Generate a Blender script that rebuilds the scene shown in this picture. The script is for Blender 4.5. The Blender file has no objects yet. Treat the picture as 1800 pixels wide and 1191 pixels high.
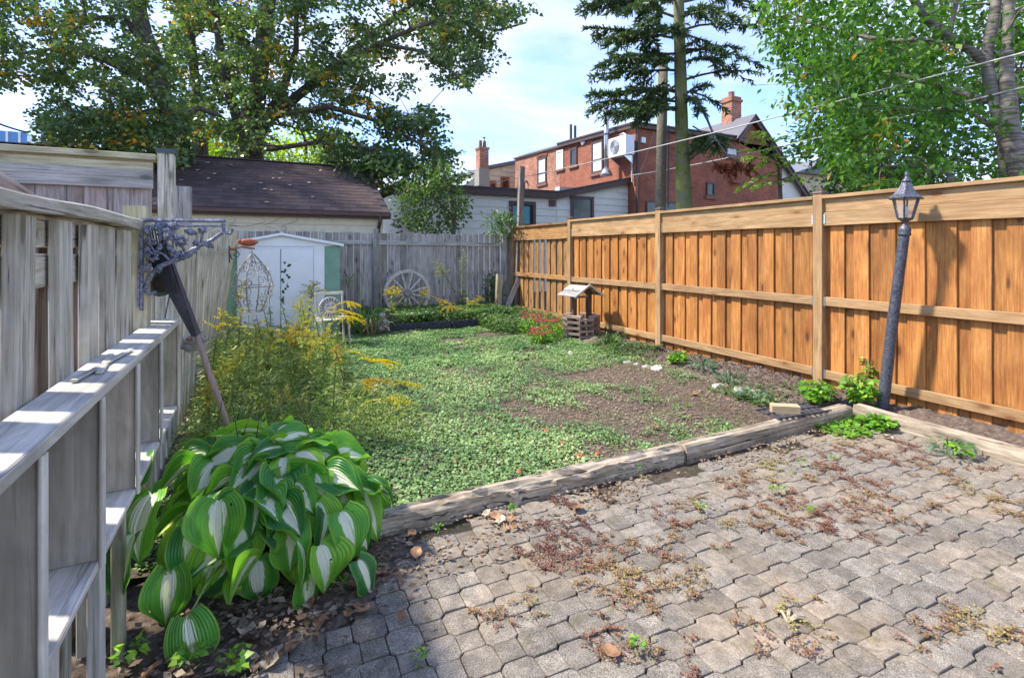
import bpy, bmesh, math, random
import numpy as np
from mathutils import Vector, Matrix, noise
random.seed(7); rng = np.random.default_rng(7)
PI = math.pi
S = bpy.context.scene
COL = S.collection
# ------------------------------------------------------------------ camera
YAW = math.radians(26.39); CH = 1.5; F = 907.0; HY = 440.0
cam = bpy.data.cameras.new('camera'); camo = bpy.data.objects.new('camera', cam); COL.objects.link(camo)
camo.location = (0, 0, CH); camo.rotation_euler = (PI/2, 0, -YAW)
cam.sensor_width = 36; cam.lens = 36*F/1800; cam.shift_y = -(595.5-HY)/1800
cam.clip_end = 500; cam.clip_start = 0.05
S.camera = camo
# ------------------------------------------------------------------ light
SUN_TRAVEL = Vector((0.80, -0.48, -1.14)).normalized()
SUN_EL = math.asin(-SUN_TRAVEL.z); SUN_AZ = math.atan2(-SUN_TRAVEL.x, -SUN_TRAVEL.y)
world = bpy.data.worlds.new('World'); S.world = world; world.use_nodes = True
nt = world.node_tree; N = nt.nodes; N.clear()
def wn(t, **k):
    n = N.new(t)
    for a, b in k.items(): setattr(n, a, b)
    return n
wo = wn('ShaderNodeOutputWorld'); bg = wn('ShaderNodeBackground'); sky = wn('ShaderNodeTexSky', sky_type='NISHITA', sun_disc=False)
sky.sun_elevation = SUN_EL; sky.sun_rotation = SUN_AZ; sky.dust_density = 0.3; sky.ozone_density = 2.6; sky.air_density = 1.0
bg.inputs['Strength'].default_value = 0.15
tc = wn('ShaderNodeTexCoord'); sep = wn('ShaderNodeSeparateXYZ'); nt.links.new(tc.outputs['Generated'], sep.inputs[0])
za = wn('ShaderNodeMath', operation='ADD'); nt.links.new(sep.outputs['Z'], za.inputs[0]); za.inputs[1].default_value = 0.18
zm = wn('ShaderNodeMath', operation='MAXIMUM'); nt.links.new(za.outputs[0], zm.inputs[0]); zm.inputs[1].default_value = 0.05
dx = wn('ShaderNodeMath', operation='DIVIDE'); nt.links.new(sep.outputs['X'], dx.inputs[0]); nt.links.new(zm.outputs[0], dx.inputs[1])
dy = wn('ShaderNodeMath', operation='DIVIDE'); nt.links.new(sep.outputs['Y'], dy.inputs[0]); nt.links.new(zm.outputs[0], dy.inputs[1])
cb = wn('ShaderNodeCombineXYZ'); nt.links.new(dx.outputs[0], cb.inputs[0]); nt.links.new(dy.outputs[0], cb.inputs[1])
mp = wn('ShaderNodeMapping'); mp.inputs['Scale'].default_value = (0.55, 1.1, 1); mp.inputs['Location'].default_value = (3.3, 1.7, 0); mp.inputs['Rotation'].default_value = (0, 0, 0.5)
nt.links.new(cb.outputs[0], mp.inputs[0])
cn = wn('ShaderNodeTexNoise'); cn.inputs['Scale'].default_value = 1.3; cn.inputs['Detail'].default_value = 9; cn.inputs['Roughness'].default_value = 0.55; cn.inputs['Distortion'].default_value = 0.6
nt.links.new(mp.outputs[0], cn.inputs['Vector'])
cr = wn('ShaderNodeValToRGB'); cr.color_ramp.elements[0].position = 0.44; cr.color_ramp.elements[0].color = (0, 0, 0, 1)
cr.color_ramp.elements[1].position = 0.66; cr.color_ramp.elements[1].color = (1, 1, 1, 1); nt.links.new(cn.outputs[0], cr.inputs[0])
ca = wn('ShaderNodeMath', operation='MULTIPLY_ADD'); ca.inputs[1].default_value = 0.75; ca.inputs[2].default_value = 0.03; nt.links.new(cr.outputs[0], ca.inputs[0])
mx = wn('ShaderNodeMixRGB'); mx.inputs[2].default_value = (2.75, 2.8, 2.85, 1)
tn = wn('ShaderNodeMixRGB', blend_type='MULTIPLY'); tn.inputs[0].default_value = 1; tn.inputs[2].default_value = (.64, .67, .83, 1); nt.links.new(sky.outputs[0], tn.inputs[1])
nt.links.new(ca.outputs[0], mx.inputs[0]); nt.links.new(tn.outputs[0], mx.inputs[1])
nt.links.new(mx.outputs[0], bg.inputs['Color']); nt.links.new(bg.outputs[0], wo.inputs[0])
sun = bpy.data.lights.new('sun', 'SUN'); suno = bpy.data.objects.new('sun', sun); COL.objects.link(suno)
sun.energy = 2.5; sun.angle = math.radians(4); sun.color = (1.0, 0.92, 0.80)
suno.rotation_euler = SUN_TRAVEL.to_track_quat('-Z', 'Y').to_euler(); suno.location = (0, 0, 20)
S.view_settings.view_transform = 'Standard'; S.view_settings.look = 'None'; S.view_settings.gamma = 1
S.view_settings.exposure = 1.76
S.view_settings.use_curve_mapping = False
S.render.engine = 'CYCLES'
# ------------------------------------------------------------------ projection helpers (plan measured from the photograph)
CS, SN = math.cos(YAW), math.sin(YAW)
def at(px, py, d):
    r = (px-900)/F*d
    return Vector((CS*r+SN*d, -SN*r+CS*d, CH-(py-HY)/F*d))
def gr(px, py, z=0.0):
    return at(px, py, (CH-z)*F/(py-HY))
def onY(px, py, Y):
    t = (px-900)/F; return at(px, py, Y/(-SN*t+CS))
def onX(px, py, X):
    t = (px-900)/F; return at(px, py, X/(CS*t+SN))
# ------------------------------------------------------------------ object helpers
WM = {}
def W(o): return WM.get(o.name, Matrix.Identity(4))
def tag(o, label=None, cat=None, group=None, kind=None):
    if label: o['label'] = label
    if cat: o['category'] = cat
    if group: o['group'] = group
    if kind: o['kind'] = kind
    return o
def link(o, parent=None, mat=None):
    COL.objects.link(o); m = mat.copy() if mat else Matrix.Identity(4)
    WM[o.name] = m
    if parent is not None:
        o.parent = parent; o.matrix_basis = W(parent).inverted() @ m
    else: o.matrix_basis = m
    return o
def thing(name, label, cat, loc=(0, 0, 0), rz=0, group=None):
    o = bpy.data.objects.new(name, None); o.empty_display_size = 0.1
    link(o, None, Matrix.Translation(Vector(loc)) @ Matrix.Rotation(rz, 4, 'Z'))
    return tag(o, label, cat, group)
def kids(o): return [c for c in bpy.data.objects if c.parent == o]
CH_CACHE = {}
def copy_tree(o, mat, label=None, group=None):
    def rec(src, parent, m):
        c = src.copy(); COL.objects.link(c); WM[c.name] = m
        if parent: c.parent = parent
        else: c.matrix_basis = m
        for ch in CH_CACHE.setdefault(src.name, kids(src)): rec(ch, c, m @ ch.matrix_basis)
        return c
    c = rec(o, None, mat)
    if label: c['label'] = label
    if group: c['group'] = group
    return c
class MB:
    def __init__(s): s.v = []; s.f = []; s.m = []; s.r = None
    def add(s, vs, fs, mi=0):
        b = len(s.v); s.v += [tuple(v) for v in vs]; s.f += [tuple(b+i for i in f) for f in fs]; s.m += [mi]*len(fs); return s
    def box(s, lo, hi, mi=0, M=None):
        (a, b, c), (d, e, f) = lo, hi
        v = [Vector(p) for p in ((a,b,c),(d,b,c),(d,e,c),(a,e,c),(a,b,f),(d,b,f),(d,e,f),(a,e,f))]
        if M: v = [M @ p for p in v]
        return s.add(v, [(0,3,2,1),(4,5,6,7),(0,1,5,4),(1,2,6,5),(2,3,7,6),(3,0,4,7)], mi)
    def tube(s, pts, rad, n=8, mi=0, caps=True):
        pts = [Vector(p) for p in pts]; k = len(pts)
        if not hasattr(rad, '__len__'): rad = [rad]*k
        rings = []; ref = None
        for i, p in enumerate(pts):
            t = (pts[min(i+1, k-1)]-pts[max(i-1, 0)])
            t = t.normalized() if t.length > 1e-9 else Vector((0,0,1))
            if ref is None: ref = Vector((1,0,0)) if abs(t.x) < .8 else Vector((0,1,0))
            u = (ref - t*ref.dot(t)).normalized(); ref = u; w = t.cross(u)
            rings.append([p+(u*math.cos(2*PI*j/n)+w*math.sin(2*PI*j/n))*rad[i] for j in range(n)])
        vs = [q for r in rings for q in r]; fs = []
        for i in range(k-1):
            for j in range(n):
                a = i*n+j; b = i*n+(j+1) % n; fs.append((a, b, b+n, a+n))
        if caps: fs += [tuple(range(n-1, -1, -1)), tuple((k-1)*n+j for j in range(n))]
        return s.add(vs, fs, mi)
    def lathe(s, prof, n=16, M=None, mi=0):
        vs = []; fs = []; k = len(prof)
        for r, z in prof:
            for j in range(n):
                p = Vector((r*math.cos(2*PI*j/n), r*math.sin(2*PI*j/n), z)); vs.append(M @ p if M else p)
        for i in range(k-1):
            for j in range(n):
                a = i*n+j; b = i*n+(j+1) % n; fs.append((a, b, b+n, a+n))
        fs += [tuple(range(n-1, -1, -1)), tuple((k-1)*n+j for j in range(n))]
        return s.add(vs, fs, mi)
    def prism(s, poly, ext, mi=0):
        n = len(poly); P = [Vector(p) for p in poly]; E = Vector(ext)
        return s.add(P+[p+E for p in P], [tuple(range(n-1, -1, -1)), tuple(range(n, 2*n))]+[(i, (i+1) % n, n+(i+1) % n, n+i) for i in range(n)], mi)
    def build(s, name, mats, parent=None, mat=None, smooth=False):
        me = bpy.data.meshes.new(name); me.from_pydata(s.v, [], s.f)
        if not isinstance(mats, (list, tuple)): mats = [mats]
        for m in mats: me.materials.append(m)
        if len(mats) > 1: me.polygons.foreach_set('material_index', s.m)
        M = mat if mat is not None else Matrix.Identity(4)
        if mat is None:            # world-space verts: put the origin at the centre of the piece
            c = Vector(np.mean(np.array(s.v), axis=0)); me.transform(Matrix.Translation(-c)); M = Matrix.Translation(c)
        bm = bmesh.new(); bm.from_mesh(me); bmesh.ops.recalc_face_normals(bm, faces=bm.faces); bm.to_mesh(me); bm.free()
        if smooth: me.polygons.foreach_set('use_smooth', [True]*len(me.polygons))
        return link(bpy.data.objects.new(name, me), parent, M)
def inst(name, me, parent, mat):
    return link(bpy.data.objects.new(name, me), parent, mat)
# ------------------------------------------------------------------ materials
def newmat(name):
    m = bpy.data.materials.new(name); m.use_nodes = True; n = m.node_tree.nodes; n.clear()
    o = n.new('ShaderNodeOutputMaterial'); b = n.new('ShaderNodeBsdfPrincipled'); m.node_tree.links.new(b.outputs[0], o.inputs[0])
    return m, n, m.node_tree.links, b, o
def ramp(n, stops):
    r = n.new('ShaderNodeValToRGB'); e = r.color_ramp.elements
    while len(e) < len(stops): e.new(0.5)
    for i, (p, c) in enumerate(stops): e[i].position = p; e[i].color = (*c, 1) if len(c) == 3 else c
    return r
def noise_n(n, l, vec, scale, detail=4, rough=.6, dist=0):
    t = n.new('ShaderNodeTexNoise'); t.inputs['Scale'].default_value = scale; t.inputs['Detail'].default_value = detail
    t.inputs['Roughness'].default_value = rough; t.inputs['Distortion'].default_value = dist
    if vec: l.new(vec, t.inputs['Vector'])
    return t
def mixc(n, l, fac, a, b, mode='MIX'):
    m = n.new('ShaderNodeMixRGB'); m.blend_type = mode
    for s, v in ((0, fac), (1, a), (2, b)):
        if hasattr(v, 'is_linked') or hasattr(v, 'links'): l.new(v, m.inputs[s])
        elif isinstance(v, (int, float)): m.inputs[s].default_value = v
        else: m.inputs[s].default_value = (*v, 1) if len(v) == 3 else v
    return m
def bump(n, l, b, h, strength=.3, dist=.01):
    u = n.new('ShaderNodeBump'); u.inputs['Strength'].default_value = strength; u.inputs['Distance'].default_value = dist
    l.new(h, u.inputs['Height']); l.new(u.outputs[0], b.inputs['Normal']); return u
def objvec(n, l, scale=(1, 1, 1), rand=True):
    t = n.new('ShaderNodeTexCoord'); m = n.new('ShaderNodeMapping'); m.inputs['Scale'].default_value = scale
    l.new(t.outputs['Object'], m.inputs[0])
    if rand:
        oi = n.new('ShaderNodeObjectInfo'); mu = n.new('ShaderNodeMath'); mu.operation = 'MULTIPLY'; mu.inputs[1].default_value = 53.0
        l.new(oi.outputs['Random'], mu.inputs[0]); l.new(mu.outputs[0], m.inputs['Location'])
        return m.outputs[0], oi
    return m.outputs[0], None
def wood(name, cols, stain=None, stainamt=.5, knots=None, val=(.75, 1.2), rough=.75, bmp=.35, axis=2, grain=70, crack=0.0):
    m, n, l, b, o = newmat(name)
    sc = [1, 1, 1]; sc[axis] = .045
    v, oi = objvec(n, l, tuple(sc)); g = noise_n(n, l, v, grain, 6, .65, .3)
    sc2 = [1, 1, 1]; sc2[axis] = .22
    v2, _ = objvec(n, l, tuple(sc2)); g2 = noise_n(n, l, v2, 9, 4, .6, 1.2)
    r = ramp(n, [(.3, cols[0]), (.5, cols[1]), (.72, cols[2])]); l.new(g.outputs[0], r.inputs[0]); c = r.outputs[0]
    r2 = ramp(n, [(.35, (.62, .62, .62)), (.65, (1.25, 1.25, 1.25))]); l.new(g2.outputs[0], r2.inputs[0])
    c = mixc(n, l, .6, c, r2.outputs[0], 'MULTIPLY').outputs[0]
    if stain:
        v3, _ = objvec(n, l, (1, 1, .5)); g3 = noise_n(n, l, v3, 3.2, 5, .7, .6)
        r3 = ramp(n, [(.45, (0, 0, 0)), (.68, (stainamt,)*3)]); l.new(g3.outputs[0], r3.inputs[0])
        c = mixc(n, l, r3.outputs[0], c, stain).outputs[0]
    if knots:
        sc4 = [1, 1, 1]; sc4[axis] = .42
        v4, _ = objvec(n, l, tuple(sc4)); vo = n.new('ShaderNodeTexVoronoi'); vo.inputs['Scale'].default_value = 6.2; l.new(v4, vo.inputs['Vector'])
        r4 = ramp(n, [(.0, (1, 1, 1)), (.10, (.9, .9, .9)), (.14, (.38, .38, .38)), (.30, (0, 0, 0))]); l.new(vo.outputs['Distance'], r4.inputs[0])
        c = mixc(n, l, r4.outputs[0], c, knots).outputs[0]
    h = g.outputs[0]
    if crack:
        sc5 = [1, 1, 1]; sc5[axis] = .03
        v5, _ = objvec(n, l, tuple(sc5)); g5 = noise_n(n, l, v5, 42, 4, .6, .5)
        r5 = ramp(n, [(.355, (1, 1, 1)), (.40, (0, 0, 0))]); l.new(g5.outputs[0], r5.inputs[0])
        f5 = n.new('ShaderNodeMath'); f5.operation = 'MULTIPLY'; f5.inputs[1].default_value = crack; l.new(r5.outputs[0], f5.inputs[0])
        c = mixc(n, l, f5.outputs[0], c, (.025, .022, .02)).outputs[0]
        sb = n.new('ShaderNodeMath'); sb.operation = 'SUBTRACT'; l.new(h, sb.inputs[0]); l.new(f5.outputs[0], sb.inputs[1]); h = sb.outputs[0]
    hs = n.new('ShaderNodeHueSaturation'); mr = n.new('ShaderNodeMapRange'); l.new(oi.outputs['Random'], mr.inputs[0])
    mr.inputs[3].default_value = val[0]; mr.inputs[4].default_value = val[1]; l.new(mr.outputs[0], hs.inputs['Value'])
    l.new(c, hs.inputs['Color']); l.new(hs.outputs[0], b.inputs['Base Color']); b.inputs['Roughness'].default_value = rough
    bump(n, l, b, h, bmp, .006); b.inputs['Specular IOR Level'].default_value = .3
    return m
def plain(name, col, rough=.6, metal=0, nscale=30, namt=.25, bmp=.1, spec=.4, col2=None, dist=.01, objr=0):
    m, n, l, b, o = newmat(name); v, oi = objvec(n, l); g = noise_n(n, l, v, nscale, 6, .65)
    c2 = col2 or tuple(x*(1-namt) for x in col); r = ramp(n, [(.35, c2), (.65, tuple(min(1, x*(1+namt*.6)) for x in col))])
    l.new(g.outputs[0], r.inputs[0]); c = r.outputs[0]
    if objr:
        hs = n.new('ShaderNodeHueSaturation'); mr = n.new('ShaderNodeMapRange'); l.new(oi.outputs['Random'], mr.inputs[0])
        mr.inputs[3].default_value = 1-objr; mr.inputs[4].default_value = 1+objr; l.new(mr.outputs[0], hs.inputs['Value']); l.new(c, hs.inputs['Color']); c = hs.outputs[0]
    l.new(c, b.inputs['Base Color']); b.inputs['Roughness'].default_value = rough; b.inputs['Metallic'].default_value = metal
    b.inputs['Specular IOR Level'].default_value = spec; bump(n, l, b, g.outputs[0], bmp, dist); return m
def leafmat(name, stops, rough=.5, trans=.35, spec=.4, tcol=1.4):
    m, n, l, b, o = newmat(name); a = n.new('ShaderNodeAttribute'); a.attribute_name = 'rnd'
    r = ramp(n, stops); l.new(a.outputs['Fac'], r.inputs[0]); l.new(r.outputs[0], b.inputs['Base Color'])
    b.inputs['Roughness'].default_value = rough; b.inputs['Specular IOR Level'].default_value = spec
    t = n.new('ShaderNodeBsdfTranslucent'); tcn = mixc(n, l, 1, r.outputs[0], (tcol*1.0, tcol*1.1, tcol*.5), 'MULTIPLY'); l.new(tcn.outputs[0], t.inputs[0])
    ms = n.new('ShaderNodeMixShader'); ms.inputs[0].default_value = trans; l.new(b.outputs[0], ms.inputs[1]); l.new(t.outputs[0], ms.inputs[2]); l.new(ms.outputs[0], o.inputs[0])
    return m
Mt = {}
Mt['cedar'] = wood('cedar_board', [(.28, .10, .026), (.47, .20, .052), (.58, .30, .10)], stain=(.28, .085, .025), stainamt=.65, knots=(.13, .045, .018), val=(.66, 1.14), rough=.6, bmp=.2)
Mt['cedar_lt'] = wood('cedar_rail', [(.28, .16, .075), (.40, .25, .12), (.48, .33, .175)], stain=(.28, .15, .065), stainamt=.55, knots=(.20, .085, .03), val=(.85, 1.1), rough=.65, bmp=.2)
Mt['cedar_old'] = wood('cedar_board_far', [(.20, .10, .035), (.36, .19, .07), (.48, .28, .11)], stain=(.2, .09, .035), stainamt=.5, knots=(.12, .05, .02), val=(.7, 1.15))
Mt['grey'] = wood('weathered_grey_wood', [(.21, .20, .19), (.39, .375, .36), (.54, .52, .50)], stain=(.25, .215, .16), stainamt=.5, knots=(.12, .11, .10), val=(.72, 1.18), rough=.9, crack=.6)
Mt['greenish'] = wood('weathered_fence_wood', [(.32, .29, .22), (.60, .56, .47), (.76, .72, .64)], stain=(.36, .33, .18), stainamt=.5, knots=(.2, .17, .12), val=(.8, 1.1), rough=.9, crack=.7)
Mt['mossy'] = wood('mossy_post_wood', [(.24, .22, .13), (.44, .40, .27), (.58, .54, .40)], stain=(.24, .23, .09), stainamt=.6, knots=(.15, .13, .08), rough=.9, crack=.5)
Mt['purple'] = wood('bare_brown_grey_wood', [(.20, .17, .16), (.38, .33, .32), (.52, .47, .46)], stain=(.22, .12, .07), stainamt=.6, knots=(.09, .06, .05), rough=.9, crack=.6)
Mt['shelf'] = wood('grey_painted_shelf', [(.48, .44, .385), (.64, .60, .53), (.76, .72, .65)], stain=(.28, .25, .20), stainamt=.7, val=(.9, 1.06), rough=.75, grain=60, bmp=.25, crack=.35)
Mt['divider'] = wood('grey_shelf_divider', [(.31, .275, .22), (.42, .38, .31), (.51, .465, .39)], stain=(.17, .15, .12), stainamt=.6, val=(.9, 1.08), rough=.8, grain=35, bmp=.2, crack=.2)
Mt['timber'] = wood('old_landscape_timber', [(.13, .10, .07), (.40, .325, .235), (.68, .585, .45)], stain=(.10, .085, .065), stainamt=.6, knots=(.07, .05, .04), val=(.9, 1.05), rough=.95, bmp=.9, crack=.9, grain=40)
Mt['brownwood'] = wood('brown_weathered_wood', [(.14, .10, .08), (.28, .21, .17), (.40, .32, .27)], stain=(.15, .09, .06), stainamt=.5, rough=.85, crack=.5)
Mt['darkwood'] = wood('dark_brown_wood', [(.05, .035, .02), (.10, .065, .04), (.16, .11, .07)], stain=(.05, .03, .02), rough=.8)
Mt['handle'] = wood('rake_handle_wood', [(.26, .17, .13), (.38, .27, .21), (.47, .35, .29)], rough=.6, val=(.95, 1.05), bmp=.1)
Mt['newwood'] = wood('new_pine', [(.36, .25, .13), (.45, .33, .19), (.52, .40, .25)], knots=(.35, .2, .1), rough=.7)
Mt['wheelwood'] = plain('wheel_wood', (.62, .59, .53), .85, 0, 25, .3, .3, .3, col2=(.34, .31, .27))
Mt['iron'] = plain('painted_iron', (.115, .12, .15), .42, .3, 55, .5, .35, .5, col2=(.035, .037, .05))
Mt['ironblue'] = plain('cast_iron_bracket', (.25, .26, .33), .5, .35, 70, .6, .5, .5, col2=(.05, .055, .085))
Mt['black'] = plain('black_plastic', (.06, .065, .085), .4, 0, 40, .3, .15)
Mt['blackrib'] = plain('rubber_black', (.05, .05, .065), .55, 0, 30, .4, .2)
Mt['white'] = plain('white_painted_metal', (.80, .84, .88), .4, 0, 4, .05, .03, .4)
Mt['whitedirty'] = plain('chipped_white_paint', (.62, .60, .55), .6, 0, 25, .3, .2, .3, col2=(.34, .30, .24))
Mt['green'] = plain('pale_green_metal', (.20, .36, .27), .5, 0, 5, .15, .03)
Mt['siding'] = plain('white_siding', (.66, .66, .60), .6, 0, 3, .06, .02)
Mt['cream'] = plain('cream_siding', (.66, .60, .42), .6, 0, 3, .06, .02)
Mt['gwall'] = plain('garage_cream_paint', (.62, .58, .44), .7, 0, 5, .12, .05)
Mt['brown'] = plain('brown_trim', (.085, .05, .042), .5, 0, 8, .2, .03)
Mt['roofdark'] = plain('dark_roofing', (.05, .052, .062), .8, 0, 20, .3, .3)
Mt['roofgrey'] = plain('grey_shingle', (.17, .18, .21), .85, 0, 40, .3, .3)
Mt['roofpurple'] = plain('purple_grey_roof', (.15, .145, .16), .8, 0, 40, .3, .3)
Mt['glass'] = plain('window_glass', (.30, .36, .40), .08, 0, 2, .3, 0, .8)
Mt['glassdark'] = plain('dark_window_glass', (.018, .02, .018), .1, 0, 3, .6, 0, .6)
Mt['teal'] = plain('teal_curtain', (.10, .30, .36), .7, 0, 12, .2, .05)
Mt['curtain'] = plain('white_curtain', (.62, .68, .72), .8, 0, 6, .15, .05)
Mt['steel'] = plain('galvanised_steel', (.62, .63, .65), .28, .9, 10, .15, .05)
Mt['conc'] = plain('grey_concrete', (.30, .29, .26), .9, 0, 15, .25, .3)
Mt['stone'] = plain('pale_stone', (.42, .40, .36), .9, 0, 14, .35, .5, objr=.25)
Mt['rust'] = plain('rusty_red_metal', (.40, .11, .05), .8, .1, 40, .5, .3)
Mt['wire'] = plain('pale_rusty_wire', (.40, .37, .32), .6, .2, 60, .6, .2, col2=(.10, .07, .05))
Mt['terracotta'] = plain('terracotta', (.30, .14, .09), .8, 0, 20, .3, .2)
Mt['potgreen'] = plain('dull_green_pot', (.07, .09, .07), .6)
Mt['statue'] = plain('mottled_statue', (.48, .47, .46), .85, 0, 30, .6, .5, col2=(.12, .11, .11))
Mt['cable'] = plain('pale_cable', (.50, .50, .48), .5)
Mt['apple'] = plain('red_apple', (.42, .05, .03), .4, col2=(.45, .18, .06), nscale=12)
Mt['bark'] = plain('bark_dark', (.14, .12, .10), .95, 0, 22, .6, 1.0, .2, dist=.05)
Mt['sprucebark'] = plain('mossy_spruce_bark', (.17, .165, .13), .95, 0, 6, .4, 1.0, .2, col2=(.17, .20, .025), dist=.04)
Mt['polewood'] = plain('utility_pole_wood', (.17, .155, .12), .95, 0, 20, .4, .5, .2)
Mt['stem'] = plain('plant_stem', (.20, .20, .07), .7, 0, 20, .3)
Mt['petiole'] = plain('petiole', (.20, .30, .08), .6, 0, 20, .2)
Mt['deadmat'] = plain('dry_leaf', (.30, .16, .08), .8, 0, 25, .5, .3, objr=.35)
Mt['paper'] = plain('pale_straw', (.48, .40, .28), .85, 0, 25, .4, .3, objr=.2)
def cherrybark():
    m, n, l, b, o = newmat('cherry_bark'); v, _ = objvec(n, l, (1, 1, 9)); g = noise_n(n, l, v, 4, 5, .6)
    r = ramp(n, [(.35, (.06, .048, .04)), (.5, (.17, .145, .12)), (.7, (.30, .265, .23))]); l.new(g.outputs[0], r.inputs[0]); l.new(r.outputs[0], b.inputs['Base Color'])
    b.inputs['Roughness'].default_value = .7; bump(n, l, b, g.outputs[0], .8, .02); return m
Mt['cherrybark'] = cherrybark()
def brickmat(name, c1, c2, mortar, axis='x'):
    # small far bricks: colour and relief only
    m, n, l, b, o = newmat(name); t = n.new('ShaderNodeTexCoord'); sp = n.new('ShaderNodeSeparateXYZ'); cm = n.new('ShaderNodeCombineXYZ')
    l.new(t.outputs['Object'], sp.inputs[0]); ad = n.new('ShaderNodeMath'); ad.operation = 'ADD'; l.new(sp.outputs[0], ad.inputs[0]); l.new(sp.outputs[1], ad.inputs[1])
    l.new(ad.outputs[0], cm.inputs[0]); l.new(sp.outputs[2], cm.inputs[1])
    bt = n.new('ShaderNodeTexBrick'); bt.inputs['Scale'].default_value = 1; bt.inputs['Brick Width'].default_value = .22; bt.inputs['Row Height'].default_value = .085; bt.inputs['Mortar Size'].default_value = .012
    bt.inputs['Color1'].default_value = (*c1, 1); bt.inputs['Color2'].default_value = (*c2, 1); bt.inputs['Mortar'].default_value = (*mortar, 1); l.new(cm.outputs[0], bt.inputs['Vector'])
    g = noise_n(n, l, t.outputs['Object'], 1.4, 6, .7); r = ramp(n, [(.3, (.55, .55, .55)), (.7, (1.25, 1.25, 1.25))]); l.new(g.outputs[0], r.inputs[0])
    c = mixc(n, l, .8, bt.outputs[0], r.outputs[0], 'MULTIPLY'); l.new(c.outputs[0], b.inputs['Base Color']); b.inputs['Roughness'].default_value = .9
    iv = n.new('ShaderNodeMath'); iv.operation = 'SUBTRACT'; iv.inputs[0].default_value = 1; l.new(bt.outputs['Fac'], iv.inputs[1]); bump(n, l, b, iv.outputs[0], .7, .01); return m
Mt['brick'] = brickmat('red_brick', (.40, .125, .065), (.30, .085, .05), (.24, .13, .09))
Mt['brickold'] = brickmat('patchy_brick', (.46, .17, .09), (.27, .085, .05), (.42, .30, .24))
Mt['brickedge'] = plain('brick_arch', (.26, .09, .06), .9, 0, 20, .4, .4)
Mt['moldbrick'] = plain('brick_sill', (.24, .12, .09), .9, 0, 20, .4, .4)
def soilmat(name, stops, scale, bmp=.8, big=None, bigsc=1.3):
    m, n, l, b, o = newmat(name); t = n.new('ShaderNodeTexCoord'); g = noise_n(n, l, t.outputs['Object'], scale, 10, .72)
    r = ramp(n, stops); l.new(g.outputs[0], r.inputs[0]); c = r.outputs[0]
    if big:
        g2 = noise_n(n, l, t.outputs['Object'], bigsc, 6, .6); r2 = ramp(n, [(.42, (0, 0, 0)), (.6, (1, 1, 1))]); l.new(g2.outputs[0], r2.inputs[0])
        c = mixc(n, l, r2.outputs[0], c, mixc(n, l, .6, c, big).outputs[0]).outputs[0]
    l.new(c, b.inputs['Base Color']); b.inputs['Roughness'].default_value = .97; b.inputs['Specular IOR Level'].default_value = .15
    bump(n, l, b, g.outputs[0], bmp, .03); return m
Mt['soil'] = soilmat('garden_soil', [(.3, (.06, .045, .035)), (.5, (.16, .12, .095)), (.7, (.30, .24, .195))], 22, 1.0)
Mt['joint'] = soilmat('joint_sand', [(.3, (.045, .034, .026)), (.5, (.11, .082, .062)), (.72, (.22, .175, .14))], 30, 1.0, big=(.05, .06, .03))
Mt['lawnbase'] = soilmat('lawn_soil', [(.3, (.05, .04, .03)), (.5, (.13, .10, .078)), (.7, (.27, .22, .17))], 28, 1.0)
def paver():
    m, n, l, b, o = newmat('grey_paver'); t = n.new('ShaderNodeTexCoord'); v, oi = objvec(n, l); ge = n.new('ShaderNodeNewGeometry')
    fi = noise_n(n, l, v, 190, 3, .8); r = ramp(n, [(.34, (.085, .072, .056)), (.48, (.215, .19, .157)), (.66, (.43, .388, .328))]); l.new(fi.outputs[0], r.inputs[0])
    g1 = noise_n(n, l, ge.outputs['Position'], 1.1, 6, .65); r1 = ramp(n, [(.46, (0, 0, 0)), (.64, (.75, .75, .75))]); l.new(g1.outputs[0], r1.inputs[0])
    c = mixc(n, l, r1.outputs[0], r.outputs[0], mixc(n, l, .6, r.outputs[0], (.40, .30, .20)).outputs[0])      # blown sand
    g2 = noise_n(n, l, ge.outputs['Position'], 5.5, 6, .7); r2 = ramp(n, [(.55, (0, 0, 0)), (.72, (.85, .85, .85))]); l.new(g2.outputs[0], r2.inputs[0])
    c = mixc(n, l, r2.outputs[0], c.outputs[0], mixc(n, l, .6, c.outputs[0], (.15, .13, .045)).outputs[0])      # algae
    g3 = noise_n(n, l, ge.outputs['Position'], 14, 5, .7); r3 = ramp(n, [(.4, (.72, .72, .72)), (.62, (1.12, 1.12, 1.12))]); l.new(g3.outputs[0], r3.inputs[0])
    c = mixc(n, l, 1, c.outputs[0], r3.outputs[0], 'MULTIPLY')
    hs = n.new('ShaderNodeHueSaturation'); mr = n.new('ShaderNodeMapRange'); l.new(oi.outputs['Random'], mr.inputs[0]); mr.inputs[3].default_value = .74; mr.inputs[4].default_value = 1.15
    l.new(mr.outputs[0], hs.inputs['Value']); l.new(c.outputs[0], hs.inputs['Color']); l.new(hs.outputs[0], b.inputs['Base Color'])
    b.inputs['Roughness'].default_value = .9; b.inputs['Specular IOR Level'].default_value = .25
    ad = n.new('ShaderNodeMath'); ad.operation = 'MULTIPLY_ADD'; ad.inputs[1].default_value = 2.0; l.new(g3.outputs[0], ad.inputs[0]); l.new(fi.outputs[0], ad.inputs[2]); bump(n, l, b, ad.outputs[0], .55, .006)
    return m
Mt['paver'] = paver()
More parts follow.
